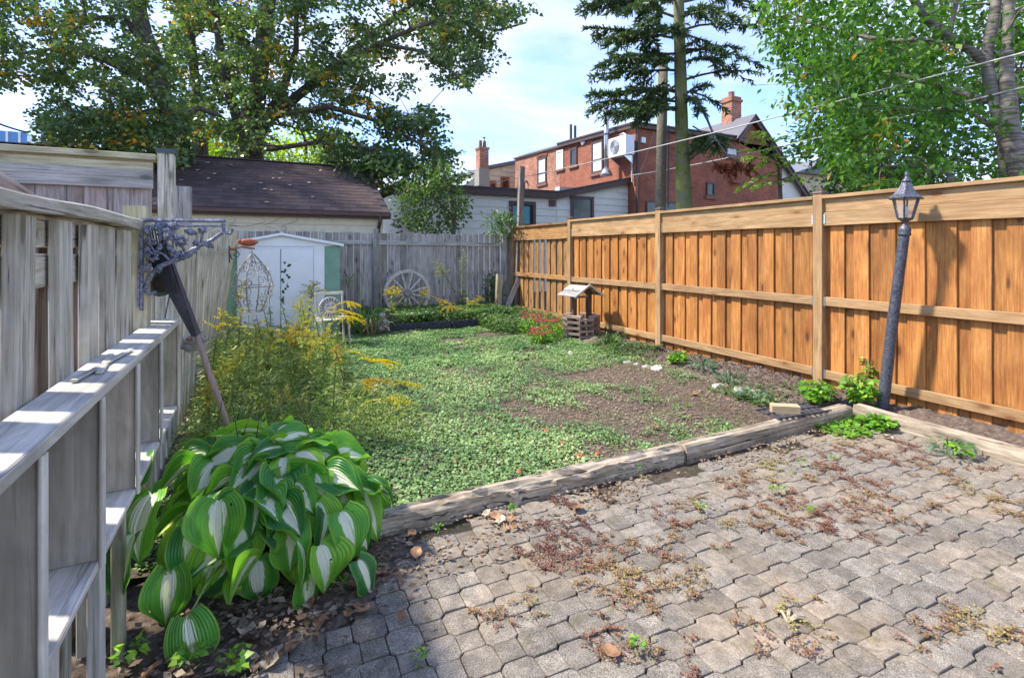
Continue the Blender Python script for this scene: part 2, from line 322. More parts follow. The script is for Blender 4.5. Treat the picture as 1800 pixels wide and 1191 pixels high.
def shingle():
    m, n, l, b, o = newmat('brown_shingle'); v, oi = objvec(n, l); g = noise_n(n, l, v, 60, 4, .7)
    r = ramp(n, [(.3, (.045, .028, .03)), (.6, (.105, .07, .068)), (.75, (.15, .11, .105))]); l.new(g.outputs[0], r.inputs[0])
    hs = n.new('ShaderNodeHueSaturation'); mr = n.new('ShaderNodeMapRange'); l.new(oi.outputs['Random'], mr.inputs[0]); mr.inputs[3].default_value = .7; mr.inputs[4].default_value = 1.25
    l.new(mr.outputs[0], hs.inputs['Value']); l.new(r.outputs[0], hs.inputs['Color']); l.new(hs.outputs[0], b.inputs['Base Color']); b.inputs['Roughness'].default_value = .9; bump(n, l, b, g.outputs[0], .4, .01); return m
Mt['shingle'] = shingle()
def hostamat():
    m, n, l, b, o = newmat('hosta_leaf'); uv = n.new('ShaderNodeUVMap'); uv.uv_map = 'uv'; sp = n.new('ShaderNodeSeparateXYZ'); l.new(uv.outputs[0], sp.inputs[0])
    def ma(op, a, b2=None, c=None):
        q = n.new('ShaderNodeMath'); q.operation = op
        for i, x in enumerate((a, b2, c)):
            if x is None: continue
            if isinstance(x, (int, float)): q.inputs[i].default_value = x
            else: l.new(x, q.inputs[i])
        return q.outputs[0]
    u = ma('ABSOLUTE', ma('SUBTRACT', sp.outputs[0], .5)); u = ma('MULTIPLY', u, 2.0); v = sp.outputs[1]
    oi = n.new('ShaderNodeObjectInfo'); rd = oi.outputs['Random']
    cx = n.new('ShaderNodeCombineXYZ'); l.new(ma('MULTIPLY', sp.outputs[0], 30.0), cx.inputs[0]); l.new(ma('MULTIPLY', v, 2.2), cx.inputs[1]); l.new(ma('MULTIPLY', rd, 40.0), cx.inputs[2])
    g = noise_n(n, l, cx.outputs[0], 1.0, 3, .6)
    # white centre: wide near the base, tapering to the tip, ragged along the veins
    wd = ma('MULTIPLY', ma('POWER', ma('SUBTRACT', 1.02, v), .8), ma('MULTIPLY_ADD', ma('FRACT', ma('MULTIPLY', rd, 7.3)), .36, .14))
    wd = ma('MULTIPLY', wd, ma('MINIMUM', ma('MULTIPLY_ADD', v, 5, .5), 1.0))
    edge = ma('SUBTRACT', ma('ADD', u, ma('MULTIPLY', ma('SUBTRACT', g.outputs[0], .5), .55)), wd)
    rw = ramp(n, [(.0, (1, 1, 1)), (.06, (0, 0, 0))]); l.new(ma('ADD', edge, .0), rw.inputs[0])
    rm = ramp(n, [(.0, (1, 1, 1)), (.25, (0, 0, 0))]); l.new(edge, rm.inputs[0])
    base = ramp(n, [(0, (.035, .17, .045)), (.35, (.08, .30, .04)), (.7, (.18, .46, .04)), (1, (.32, .58, .06))]); l.new(rd, base.inputs[0])
    c = mixc(n, l, ma('MULTIPLY', rm.outputs[0], .55), base.outputs[0], (.26, .48, .08))
    st = ramp(n, [(.3, (.75, .75, .75)), (.7, (1.25, 1.25, 1.25))]); l.new(g.outputs[0], st.inputs[0]); c = mixc(n, l, 1, c.outputs[0], st.outputs[0], 'MULTIPLY')
    re = ramp(n, [(.80, (0, 0, 0)), (1, (.6, .6, .6))]); l.new(u, re.inputs[0]); c = mixc(n, l, re.outputs[0], c.outputs[0], (.30, .50, .07))
    c = mixc(n, l, rw.outputs[0], c.outputs[0], (.88, .87, .68))
    l.new(c.outputs[0], b.inputs['Base Color']); b.inputs['Roughness'].default_value = .36; b.inputs['Specular IOR Level'].default_value = .45
    rib = ma('SINE', ma('MULTIPLY', u, 50.0)); bump(n, l, b, rib, .38, .006)
    t = n.new('ShaderNodeBsdfTranslucent'); tt = mixc(n, l, 1, c.outputs[0], (1.3, 1.5, .6), 'MULTIPLY'); l.new(tt.outputs[0], t.inputs[0])
    ms = n.new('ShaderNodeMixShader'); ms.inputs[0].default_value = .28; l.new(b.outputs[0], ms.inputs[1]); l.new(t.outputs[0], ms.inputs[2])
    # slug holes
    cv = n.new('ShaderNodeCombineXYZ'); l.new(ma('MULTIPLY', sp.outputs[0], 8.0), cv.inputs[0]); l.new(ma('MULTIPLY', v, 11.0), cv.inputs[1]); l.new(ma('MULTIPLY', rd, 90.0), cv.inputs[2])
    vo = n.new('ShaderNodeTexVoronoi'); vo.inputs['Scale'].default_value = 1.0; l.new(cv.outputs[0], vo.inputs['Vector'])
    sc3 = n.new('ShaderNodeSeparateColor'); l.new(vo.outputs['Color'], sc3.inputs[0])
    hole = ma('LESS_THAN', vo.outputs['Distance'], ma('MULTIPLY', ma('GREATER_THAN', sc3.outputs[0], .90), ma('MULTIPLY', sc3.outputs[1], .26)))
    tr = n.new('ShaderNodeBsdfTransparent'); m2 = n.new('ShaderNodeMixShader'); l.new(hole, m2.inputs[0]); l.new(ms.outputs[0], m2.inputs[1]); l.new(tr.outputs[0], m2.inputs[2]); l.new(m2.outputs[0], o.inputs[0])
    return m
Mt['hosta'] = hostamat()
Mt['maple'] = leafmat('maple_foliage', [(0, (.055, .095, .05)), (.45, (.10, .17, .065)), (.8, (.16, .26, .075)), (.955, (.26, .35, .07)), (.975, (.50, .30, .02)), (1, (.60, .24, .02))], .4, .33, .5)
Mt['yellowtree'] = leafmat('yellow_green_foliage', [(0, (.12, .22, .02)), (.5, (.28, .40, .03)), (1, (.55, .58, .06))], .5, .5)
Mt['cherry'] = leafmat('cherry_foliage', [(0, (.035, .10, .02)), (.5, (.075, .19, .025)), (.9, (.14, .30, .04)), (.975, (.22, .32, .06)), (1, (.55, .22, .05))], .5, .42, .35)
Mt['backtree'] = leafmat('background_foliage', [(0, (.045, .09, .035)), (.6, (.09, .16, .045)), (1, (.16, .26, .06))], .45, .33)
Mt['needle'] = leafmat('spruce_needles', [(0, (.04, .075, .035)), (.6, (.08, .135, .05)), (1, (.17, .23, .07))], .5, .15)
Mt['deadneedle'] = leafmat('brown_needles', [(0, (.20, .06, .03)), (1, (.36, .12, .05))], .7, .2)
Mt['ltneedle'] = leafmat('light_sprays', [(0, (.10, .20, .03)), (1, (.24, .36, .05))], .5, .35)
Mt['cover'] = leafmat('ground_ivy', [(0, (.06, .135, .055)), (.4, (.14, .255, .09)), (.75, (.27, .40, .15)), (.97, (.46, .54, .26)), (1, (.30, .14, .08))], .5, .25)
Mt['coverdry'] = leafmat('lawn_litter', [(0, (.16, .09, .06)), (.5, (.28, .20, .13)), (1, (.42, .34, .24))], .8, .1)
Mt['grassblade'] = leafmat('grass_blades', [(0, (.10, .20, .05)), (.7, (.22, .36, .09)), (1, (.45, .44, .22))], .5, .3)
Mt['sedum'] = leafmat('creeping_sedum', [(0, (.13, .05, .035)), (.55, (.24, .11, .07)), (.85, (.27, .18, .09)), (1, (.30, .26, .09))], .6, .15)
Mt['shrub'] = leafmat('shrub_foliage', [(0, (.04, .09, .03)), (.6, (.09, .17, .05)), (1, (.17, .27, .08))], .45, .3)
Mt['brightleaf'] = leafmat('bright_leaves', [(0, (.07, .20, .025)), (.6, (.15, .34, .035)), (1, (.30, .48, .05))], .4, .35)
Mt['blueleaf'] = leafmat('blue_green_leaves', [(0, (.05, .12, .07)), (1, (.13, .24, .13))], .5, .25)
Mt['goldgreen'] = leafmat('goldenrod_leaves', [(0, (.08, .14, .045)), (.5, (.18, .27, .06)), (1, (.40, .42, .09))], .5, .3)
Mt['gold'] = leafmat('goldenrod_bloom', [(0, (.42, .34, .02)), (.6, (.66, .50, .02)), (1, (.80, .64, .04))], .6, .3)
Mt['golddull'] = leafmat('fading_bloom', [(0, (.30, .29, .05)), (.6, (.48, .44, .07)), (1, (.62, .54, .08))], .6, .25)
Mt['goldbrown'] = leafmat('browned_bloom', [(0, (.30, .20, .04)), (.6, (.48, .36, .05)), (1, (.60, .46, .06))], .6, .25)
Mt['redbloom'] = leafmat('red_bloom', [(0, (.28, .035, .04)), (.6, (.48, .09, .09)), (1, (.60, .22, .18))], .7, .2)
Mt['maroon'] = leafmat('maroon_bloom', [(0, (.20, .02, .03)), (1, (.40, .06, .07))], .7, .2)
# ------------------------------------------------------------------ leaf cloud
SHAPES = {
 'oval': ([(0,0,0),(.5,.28,.0),(1,0,-.06),(.5,-.28,.0),(.5,0,-.07)], [(0,1,4),(1,2,4),(2,3,4),(3,0,4)]),
 'dia': ([(0,0,0),(.45,.3,.06),(1,0,0),(.45,-.3,.06)], [(0,1,2),(0,2,3)]),
 'maple': ([(0,0,0),(.25,.45,.05),(.55,.25,0),(1,0,-.05),(.55,-.25,0),(.25,-.45,.05)], [(0,1,2),(0,2,4),(2,3,4),(0,4,5)]),
 'round': ([(0,0,0),(.2,.42,.04),(.7,.42,.05),(1,0,.0),(.7,-.42,.05),(.2,-.42,.04)], [(0,1,2),(0,2,3),(0,3,4),(0,4,5)]),
 'needle': ([(0,.045,0),(1,0,0),(0,-.045,0)], [(0,1,2)]),
 'blade': ([(0,.05,0),(.5,.09,.0),(1,0,-.1),(.5,-.09,.0),(0,-.05,0)], [(0,1,3,4),(1,2,3)]),
}
def unit(a): return a/np.maximum(np.linalg.norm(a, axis=1, keepdims=True), 1e-9)
def cloud(name, P, D, Nn, size, shape, mat, parent=None, rnd=None, world=None, kind=None):
    P = np.asarray(P, float); n = len(P); D = unit(np.asarray(D, float)); Nn = np.asarray(Nn, float)
    B = unit(np.cross(Nn, D)); Nn = np.cross(D, B); size = np.broadcast_to(np.asarray(size, float), (n,))
    tv, tf = SHAPES[shape]; tv = np.array(tv); k = len(tv)
    V = P[:, None, :] + size[:, None, None]*(tv[None, :, 0:1]*D[:, None, :] + tv[None, :, 1:2]*B[:, None, :] + tv[None, :, 2:3]*Nn[:, None, :])
    V = V.reshape(-1, 3); base = (np.arange(n)*k)[:, None]
    loops = []; tot = []
    flat = np.concatenate([np.array(f) for f in tf]); L = (base + flat[None, :]).reshape(-1)
    tot = np.tile(np.array([len(f) for f in tf]), n); st = np.concatenate([[0], np.cumsum(tot)[:-1]])
    me = bpy.data.meshes.new(name); me.vertices.add(len(V)); me.loops.add(len(L)); me.polygons.add(len(tot))
    c = V.mean(axis=0) if world is None else np.zeros(3)
    me.vertices.foreach_set('co', (V-c).astype(np.float32).ravel()); me.loops.foreach_set('vertex_index', L.astype(np.int32))
    me.polygons.foreach_set('loop_start', st.astype(np.int32)); me.polygons.foreach_set('loop_total', tot.astype(np.int32))
    a = me.attributes.new('rnd', 'FLOAT', 'POINT'); rr = rng.random(n) if rnd is None else np.clip(rnd, 0, 1)
    a.data.foreach_set('value', np.repeat(rr, k).astype(np.float32)); me.materials.append(mat); me.update(calc_edges=True)
    o = link(bpy.data.objects.new(name, me), parent, Matrix.Translation(Vector(c)) if world is None else world)
    if kind: o['kind'] = kind
    return o
def rdir(n, zlo=-1, zhi=1):
    a = rng.random(n)*2*PI; z = zlo+(zhi-zlo)*rng.random(n); r = np.sqrt(np.maximum(0, 1-z*z)); return np.stack([r*np.cos(a), r*np.sin(a), z], 1)
def fbm(x, y, s, seed=0):
    return noise.fractal(Vector((x*s+seed, y*s-seed, seed*.37)), 1.0, 2.0, 4)
# ------------------------------------------------------------------ plank library (long axis = local Z, base at 0)
PL = {}
def plank_mesh(L, w, t, mat, v=0, warp=.004, ch=.004):
    key = (round(L, 3), round(w, 3), round(t, 3), mat, v)
    if key in PL: return PL[key]
    r = random.Random(hash((round(L, 2), round(w, 3), v)) & 0xffff); mb = MB(); hw, ht = w/2, t/2
    prof = [(-hw+ch, -ht), (hw-ch, -ht), (hw, -ht+ch), (hw, ht-ch), (hw-ch, ht), (-hw+ch, ht), (-hw, ht-ch), (-hw, -ht+ch)]
    k = 4 if L > .6 else 2; vs = []; fs = []
    for i in range(k):
        z = L*i/(k-1); ox = r.uniform(-warp, warp)*w/.14; oy = r.uniform(-warp, warp)*.6; s = 1+r.uniform(-.03, .02)
        for x, y in prof: vs.append((x*s+ox, y+oy, z))
    for i in range(k-1):
        for j in range(8): a = i*8+j; b = i*8+(j+1) % 8; fs.append((a, b, b+8, a+8))
    fs += [tuple(range(7, -1, -1)), tuple((k-1)*8+j for j in range(8))]
    me = bpy.data.meshes.new('plank'); me.from_pydata(vs, [], fs); me.materials.append(Mt[mat]); PL[key] = me; return me
def frame(o, zdir, xdir):
    z = Vector(zdir).normalized(); x = Vector(xdir); x = (x-z*x.dot(z)).normalized(); y = z.cross(x)
    m = Matrix((x, y, z)).transposed().to_4x4(); m.translation = Vector(o); return m
def plank(name, p0, p1, w, t, wdir, mat, parent=None, v=None, warp=.004):
    """a board from p0 to p1 (centre line); w measured along wdir"""
    p0, p1 = Vector(p0), Vector(p1); L = (p1-p0).length
    me = plank_mesh(L, w, t, mat, random.randrange(4) if v is None else v, warp)
    return inst(name, me, parent, frame(p0, p1-p0, wdir))
# ================================================================== GROUND
def sheet(name, x0, x1, y0, y1, z, mat, nx=2, ny=2, fn=None, kind='structure'):
    mb = MB(); vs = []
    for j in range(ny):
        for i in range(nx):
            x = x0+(x1-x0)*i/(nx-1); y = y0+(y1-y0)*j/(ny-1); vs.append((x, y, z+(fn(x, y) if fn else 0)))
    fs = [(j*nx+i, j*nx+i+1, (j+1)*nx+i+1, (j+1)*nx+i) for j in range(ny-1) for i in range(nx-1)]
    mb.add(vs, fs); o = mb.build(name, mat, None, Matrix.Identity(4), True); o['kind'] = kind; return o
sheet('ground', -300, 300, -120, 300, -.07, Mt['lawnbase'])
def lawn_h(x, y):
    return .015*fbm(x, y, 1.1, 3)+.012*fbm(x, y, 4, 5)+.03*max(0, min(1, (y-3)/2))
sheet('lawn', -.7, 4.75, 2.84, 10.9, .02, Mt['lawnbase'], 90, 130, lawn_h)
def bed_h(x, y):
    e = min(1, max(0, (x-4.45)/.35)); f = .11*e if y > 2.9 else .02
    return f*(.7+.5*fbm(x, y, 2, 9))+.035*fbm(x, y, 9, 2)*e+.02*abs(fbm(x, y, 20, 4))*e
sheet('garden_bed', 4.45, 5.48, 2.95, 10.8, .015, Mt['soil'], 40, 260, bed_h)
sheet('soil_strip', 4.86, 5.48, .2, 2.95, .03, Mt['soil'], 30, 110, lambda x, y: .05*fbm(x, y, 3, 9)+.02*fbm(x, y, 14, 2)+.04*max(0, x-4.95)*2)
sheet('soil_patch', -.72, .85, 1.2, 3.4, -.004, Mt['soil'], 50, 70, lambda x, y: .02*fbm(x, y, 5, 1)+.012*fbm(x, y, 18, 2)-(.035 if (y < 2.10+max(0, x-.22)*.75 and x > -.2) or x > .7 else 0))
# patio: interlocking octagon and square stones
WO, SQ = .133, .093; PER = WO+SQ+.004; CUT = (WO-SQ)/2
def stone_mesh(poly, name, v):
    r = random.Random(v); n = len(poly); g = .0022; vs = []
    c = Vector((0, 0)); top = .0; jit = [(r.uniform(-.0018, .0018), r.uniform(-.0018, .0018)) for _ in poly]
    def ring(s, z):
        out = []
        for (x, y), (a, b) in zip(poly, jit):
            d = math.hypot(x, y); k = (d-s)/d; out.append((x*k+a, y*k+b, z))
        return out
    for s, z in ((g, -.055), (g, -.005), (g+.002, -.0012), (g+.006, .0)): vs += ring(s, z)
    fs = []
    for i in range(3):
        for j in range(n): a = i*n+j; b = i*n+(j+1) % n; fs.append((a, b, b+n, a+n))
    fs.append(tuple(3*n+j for j in range(n)))
    return vs, fs
h = WO/2; octp = [(h, -h+CUT), (h, h-CUT), (h-CUT, h), (-h+CUT, h), (-h, h-CUT), (-h, -h+CUT), (-h+CUT, -h), (h-CUT, -h)]
q = SQ/2+.002; sqp = [(q, -q), (q, q), (-q, q), (-q, -q)]
SM = []
for kindp, poly in (('o', octp), ('s', sqp)):
    for v in range(6):
        vs, fs = stone_mesh(poly, kindp, v+(0 if kindp == 'o' else 20)); me = bpy.data.meshes.new('paver'); me.from_pydata(vs, [], fs); me.materials.append(Mt['paver']); SM.append(me)
patio = sheet('patio', -.8, 4.95, -1.5, 2.84, -.016, Mt['joint'], 60, 60, lambda x, y: .004*fbm(x, y, 8, 3))
stones = []
ROT = math.radians(-1.5)
for i in range(-8, 60):
    for j in range(-4, 50):
        x0 = i*PER/2; y0 = j*PER/2
        k = 'o' if (i+j) % 2 == 0 and i % 2 == 0 else None
        if i % 2 == 0 and j % 2 == 0: k = 'o' if (i//2+j//2) % 1 == 0 else None
        # octagons on (i,j) with both even or both odd; squares where exactly one is odd
        k = 'o' if (i % 2 == j % 2) else 's'
        x = x0*math.cos(ROT)-y0*math.sin(ROT)-.6; y = x0*math.sin(ROT)+y0*math.cos(ROT)-1.1
        if x > 4.88 or x < -.7 or y > 2.66-.06*math.sin(x*3) or y < .2: continue
        if y > 2.5 and fbm(x, y, 2.2, 8) > .12: continue
        d = SN*x+CS*y; r = CS*x-SN*y
        if d < 1.2: continue
        px = 900+r/d*F; py = HY+CH*F/d
        if px < -60 or px > 1880 or py > 1300: continue
        if (x < .66 and y > 2.13+max(0, x-.22)*.75+.04*math.sin(x*14)) or (x < -.17+.05*math.sin(y*9) and y > 1.3): continue
        zz = .004*fbm(x, y, 1.5, 2)+random.uniform(-.0035, .0035)
        stones.append((d, k, x, y, zz, random.randrange(6), random.uniform(-.012, .012), random.uniform(-.02, .02), random.uniform(-.02, .02)))
stones.sort()
rest = MB()
nst = 0
for d, k, x, y, z, v, rz, tx, ty in stones:
    M = Matrix.Translation((x, y, z)) @ Matrix.Rotation(ROT+rz, 4, 'Z') @ Matrix.Rotation(tx, 4, 'X') @ Matrix.Rotation(ty, 4, 'Y')
    if nst < 300:
        inst('paver', SM[v+(0 if k == 'o' else 6)], patio, M); nst += 1
    else:
        vs, fs = stone_mesh(octp if k == 'o' else sqp, k, v+(0 if k == 'o' else 20)); rest.add([M @ Vector(p) for p in vs], fs)
o = rest.build('far_pavers', Mt['paver'], patio, Matrix.Identity(4)); o['kind'] = 'stuff'
# ------------------------------------------------------------------ timbers
def timber(name, label, p0, p1, w, hgt, seed, wear=.018):
    p0, p1 = Vector(p0), Vector(p1); D = (p1-p0); L = D.length; D.normalize(); side = Vector((D.y, -D.x, 0)); mb = MB(); n = max(10, int(L/.05)); vs = []; fs = []
    prof = [(-.5, 0), (-.5, .55), (-.46, .9), (-.36, 1), (-.15, 1.02), (.1, .99), (.34, 1), (.46, .92), (.5, .6), (.5, 0)]; k = len(prof)
    for i in range(n+1):
        c = p0+D*(L*i/n)
        for j, (a, b) in enumerate(prof):
            q = noise.noise(Vector((i*.22+seed, j*1.7, seed)))*wear + noise.noise(Vector((i*.9+seed, j*2.9, seed)))*wear*.5
            e = noise.noise(Vector((i*.05+seed*3, j*3.1, 2)))*wear
            vs.append(c+side*(a*w+(q if 0 < j < k-1 else q))+Vector((0, 0, b*hgt+(e+q*.8 if b > 0 else 0))))
    for i in range(n):
        for j in range(k-1): a = i*k+j; fs.append((a, a+1, a+1+k, a+k))
    fs += [tuple(range(k)), tuple(n*k+j for j in range(k-1, -1, -1))]
    M = frame(p0, D, side); Mi = M.inverted(); mb.add([Mi @ v for v in vs], fs)
    o = mb.build(name, Mt['timber'], None, M, False); return tag(o, label, 'timber')
timber('landscape_timber', 'long split grey timber edging the lawn beside the patio, left rotten length by the hosta', (.56, 2.79, -.03), (2.72, 2.80, -.03), .12, .125, 3, .034)
timber('landscape_timber', 'straighter dark-faced timber edging the lawn, running to the patio corner', (2.74, 2.79, -.03), (4.76, 2.82, -.03), .12, .14, 8, .012)
timber('landscape_timber', 'pale timber lying along the soil strip in front of the lamp post', (4.88, 2.80, -.03), (4.80, 1.42, -.03), .12, .14, 13, .012)
timber('landscape_timber', 'near pale timber continuing along the soil strip to the right edge', (4.80, 1.40, -.03), (4.78, .2, -.03), .12, .135, 19, .012)
# ================================================================== RIGHT CEDAR FENCE
FX = 5.35
cf = thing('cedar_fence', 'new orange cedar privacy fence with rails and brown capped posts along the right side', 'fence', (FX, 6, 0))
posts = [.98, 3.42, 5.82, 8.22, 10.66]
for i, y in enumerate(posts):
    w = .1; zt = 2.09
    plank('post', (FX-.035, y, -.1), (FX-.035, y, zt), w, w, (1, 0, 0), 'cedar_lt', cf)
    m = MB(); m.lathe([(.062, 0), (.065, .008), (.06, .018), (.03, .034), (.004, .04)], 4, Matrix.Translation((FX-.035, y, zt)) @ Matrix.Rotation(PI/4, 4, 'Z') @ Matrix.Scale(1.25, 4)); m.build('post_cap', Mt['brown'], cf)
for pi in range(4):
    ya, yb = posts[pi]+.05, posts[pi+1]-.05; far = pi == 3; mat = 'cedar_old' if far else 'cedar'; rl = 'cedar_old' if far else 'cedar_lt'
    dz = -.03*(pi == 3)
    # rails
    for z, hh in ((.22, .09), (.97, .09)):
        plank('rail', (FX-.045, ya, z), (FX-.045, yb, z+random.uniform(-.01, .01)), hh, .04, (0, 0, 1), rl, cf, warp=.002)
    plank('top_board', (FX-.045, ya, 1.825+dz), (FX-.045, yb, 1.825+dz), .143, .035, (0, 0, 1), rl, cf, warp=.002)
    plank('top_board', (FX-.038, ya, 1.965+dz), (FX-.038, yb, 1.965+dz), .136, .022, (0, 0, 1), rl, cf, warp=.002)
    plank('cap_rail', (FX-.03, ya-.0, 2.052+dz), (FX-.03, yb, 2.052+dz), .12, .036, (1, 0, 0), rl, cf, warp=.002)
    plank('back_rail', (FX+.05, ya, 1.8+dz), (FX+.05, yb, 1.8+dz), .09, .035, (0, 0, 1), rl, cf)
    nb = int(round((yb-ya)/.227)); pit = (yb-ya)/nb
    for k in range(nb):
        y = ya+pit*(k+.5)
        plank('fence_board', (FX-.010+random.uniform(-.002, .002), y, .0), (FX-.010+random.uniform(-.003, .003), y+random.uniform(-.006, .006), 1.84+dz), .14, .016, (0, 1, 0), mat, cf, warp=.0025)
    for k in range(nb+1):
        if far and k in (4, 5, 6): continue
        y = ya+pit*k; ww = .14
        if k in (0, nb): y += .03*(1 if k == 0 else -1); ww = .08
        plank('fence_board', (FX+.012, y, .0), (FX+.012, y, 1.84+dz), ww, .016, (0, 1, 0), mat, cf, warp=.0025)
    for z in (.22, .97, 1.825):
        for yy in (ya, yb):
            m = MB(); s = 1 if yy == ya else -1; m.box((FX-.069, min(yy, yy+s*.022), z-.05), (FX-.0665, max(yy, yy+s*.022), z+.05))
            m.build('bracket', Mt['steel'], cf)
# ================================================================== BACK GREY FENCE
BY = 10.82
bf = thing('grey_board_fence', 'weathered grey board fence across the back behind the wagon wheel', 'fence', (2.5, BY, 0))
x = -.62; k = 0
pitch = .137
while x < 5.33:
    ht = 1.86+random.uniform(-.008, .012)
    off = random.uniform(-.004, .004)
    plank('fence_board', (x, BY+off, -.02), (x+random.uniform(-.006, .006), BY+off, ht), .122+random.uniform(-.006, .006), .018, (1, 0, 0), 'grey', bf)
    x += pitch; k += 1
plank('rail', (-.6, BY-.03, 1.66), (2.13, BY-.03, 1.66), .085, .038, (0, 0, 1), 'grey', bf)
plank('rail', (2.27, BY-.03, 1.66), (5.05, BY-.03, 1.63), .085, .038, (0, 0, 1), 'grey', bf)
plank('rail', (-.6, BY+.05, .35), (5.3, BY+.05, .35), .085, .038, (0, 0, 1), 'grey', bf)
plank('rail', (-.6, BY+.05, 1.0), (5.3, BY+.05, 1.0), .085, .038, (0, 0, 1), 'grey', bf)
plank('post', (2.2, BY-.06, -.1), (2.2, BY-.06, 1.95), .1, .1, (1, 0, 0), 'grey', bf)
plank('post', (5.13, BY-.06, -.1), (5.13, BY-.06, 1.92), .1, .1, (1, 0, 0), 'grey', bf)
m = MB(); m.box((5.07, BY-.12, 1.92), (5.19, BY, 1.945)); m.build('post_cap', Mt['grey'], bf)
# ================================================================== LEFT FENCE (near, board on board)
LX = -.58
lf = thing('weathered_fence', 'pale weathered fence of spaced boards with a wavy top rail at the left edge', 'fence', (LX, 2, 0))
for z in (1.56, 1.435): plank('rail', (LX-.03, -.4, z), (LX-.03, 3.36, z), .105, .025, (0, 0, 1), 'greenish', lf)
plank('rail', (LX-.03, -.4, .45), (LX-.03, 3.36, .45), .10, .03, (0, 0, 1), 'greenish', lf)
y = -.3
while y < 3.3:
    plank('fence_board', (LX+.005, y, .0), (LX+.005+random.uniform(-.006, .012), y+random.uniform(-.01, .01), 1.595), .135+random.uniform(-.012, .012), .034, (0, 1, 0), 'greenish', lf, warp=.008)
    y += .30+random.uniform(-.01, .02)
y = -.15
while y < 3.3:
    plank('back_board', (LX-.062, y, .0), (LX-.062, y, 1.58), .15, .02, (0, 1, 0), 'brownwood', lf); y += .30
# wavy top rail, real bent board
m = MB(); vs = []; fs = []; n = 40
for i in range(n+1):
    yy = -.4+(3.33+.4)*i/n; zt = 1.658+.005*math.sin(yy*2.3+1)+.003*math.sin(yy*6); zb = 1.612+.006*math.sin(yy*3)
    for xx, zz in ((LX+.045, zb), (LX+.048, zt-.006), (LX+.04, zt), (LX-.05, zt), (LX-.055, zb)): vs.append((xx+.006*math.sin(yy*3.1), yy, zz))
for i in range(n):
    for j in range(5): a = i*5+j; b = i*5+(j+1) % 5; fs.append((a, b, b+5, a+5))
fs += [(0, 1, 2, 3, 4), tuple(n*5+j for j in range(5))]
Mr = frame((LX, 0, 1.6), (0, 1, 0), (1, 0, 0)); m.add([Mr.inverted() @ Vector(v) for v in vs], fs); m.build('top_rail', Mt['greenish'], lf, Mr)
plank('post', (LX, 3.42, -.1), (LX, 3.42, 1.74), .105, .105, (1, 0, 0), 'mossy', lf)
m = MB(); m.box((LX-.02, 3.30, 1.655), (LX+.11, 3.47, 1.70)); 
# second, leaning section
l2 = thing('leaning_fence', 'greenish picket fence leaning inward between the iron bracket and the shed', 'fence', (LX, 6, 0))
y = 3.56
while y < 9.2:
    f = (y-3.5)/5.7; lean = .16*max(0, f)**1.5*1.5
    plank('picket', (LX+.0, y, .0), (LX+lean, y+random.uniform(-.03, .03), 1.66+.11*f+random.uniform(-.02, .02)), .105, .045, (0, 1, 0), 'greenish', l2); y += .205
for z in (.4, 1.45):
    plank('rail', (LX-.035, 3.48, z), (LX-.035+.24*z/1.7, 9.2, z+.05), .09, .035, (0, 0, 1), 'greenish', l2)
plank('post', (LX+.02, 9.28, -.1), (LX+.27, 9.28, 1.80), .1, .1, (1, 0, 0), 'mossy', l2)
# neighbour's tall fence, across
NY = 4.75
nf = thing('tall_neighbour_fence', "tall brown-grey fence with capped post behind the left fence, crossing to the left edge", 'fence', (-3, NY, 0))
x = -.78
while x > -7:
    plank('fence_board', (x, NY, .0), (x, NY, 1.98), .135, .018, (1, 0, 0), 'purple', nf); x -= .137
plank('top_board', (-7, NY-.03, 2.03), (-.70, NY-.03, 2.03), .14, .03, (0, 0, 1), 'grey', nf)
plank('top_board', (-7, NY-.022, 2.135), (-.70, NY-.022, 2.135), .065, .025, (0, 0, 1), 'mossy', nf)
plank('cap_rail', (-7, NY-.01, 2.20), (-.68, NY-.01, 2.20), .12, .045, (0, 1, 0), 'mossy', nf)
plank('post', (-.615, NY, 0), (-.615, NY, 2.24), .105, .105, (1, 0, 0), 'greenish', nf)
m = MB(); m.box((-.68, NY-.065, 2.24), (-.55, NY+.065, 2.275)); m.build('post_cap', plain('slate_cap', (.06, .09, .10), .5), nf)
o = plank('squat_post', (-.68, 5.74, 0), (-.68, 5.74, 2.10), .25, .1, (1, 0, 0), 'grey'); tag(o, 'squat grey post standing just in front of the capped post', 'post')
o = plank('stub_post', (-2.9, 5.9, 0), (-2.9, 5.9, 2.62), .12, .12, (1, 0, 0), 'terra' if 'terra' in Mt else 'brownwood'); tag(o, 'short brown post end showing above the tall left fence', 'post')
o = plank('slanting_board', at(-60, 285, 1.75), at(66, 364, 2.0), .07, .03, (0, 0, 1), 'purple'); tag(o, 'purple-grey board slanting down behind the top rail at the left edge', 'board')
# ================================================================== SHELF UNIT
sh = thing('shelving_unit', 'long grey painted shelving unit lying on its side against the left fence', 'shelf', (-.49, 1.8, .5))
XF, XB = -.425, -.56; ZT, ZB = 1.085, .56; YE = 3.73
def bx(name, lo, hi, mat, par):
    c = [(lo[i]+hi[i])/2 for i in range(3)]; d = [hi[i]-lo[i] for i in range(3)]
    ax = max(range(3), key=lambda i: d[i]); o3 = [i for i in range(3) if i != ax]; p0 = list(c); p1 = list(c); p0[ax] = lo[ax]; p1[ax] = hi[ax]; wd = [0, 0, 0]; wd[o3[0]] = 1
    return plank(name, p0, p1, d[o3[0]], d[o3[1]], wd, mat, par, warp=.001)
bx('side_board', (XB, -.2, ZT-.022), (XF+.004, YE, ZT), 'shelf', sh)
bx('side_board', (XB, -.2, ZB-.022), (XF, YE, ZB), 'shelf', sh)
bx('edge_strip', (XF+.004, -.2, ZT-.030), (XF+.011, YE, ZT+.002), 'shelf', sh)
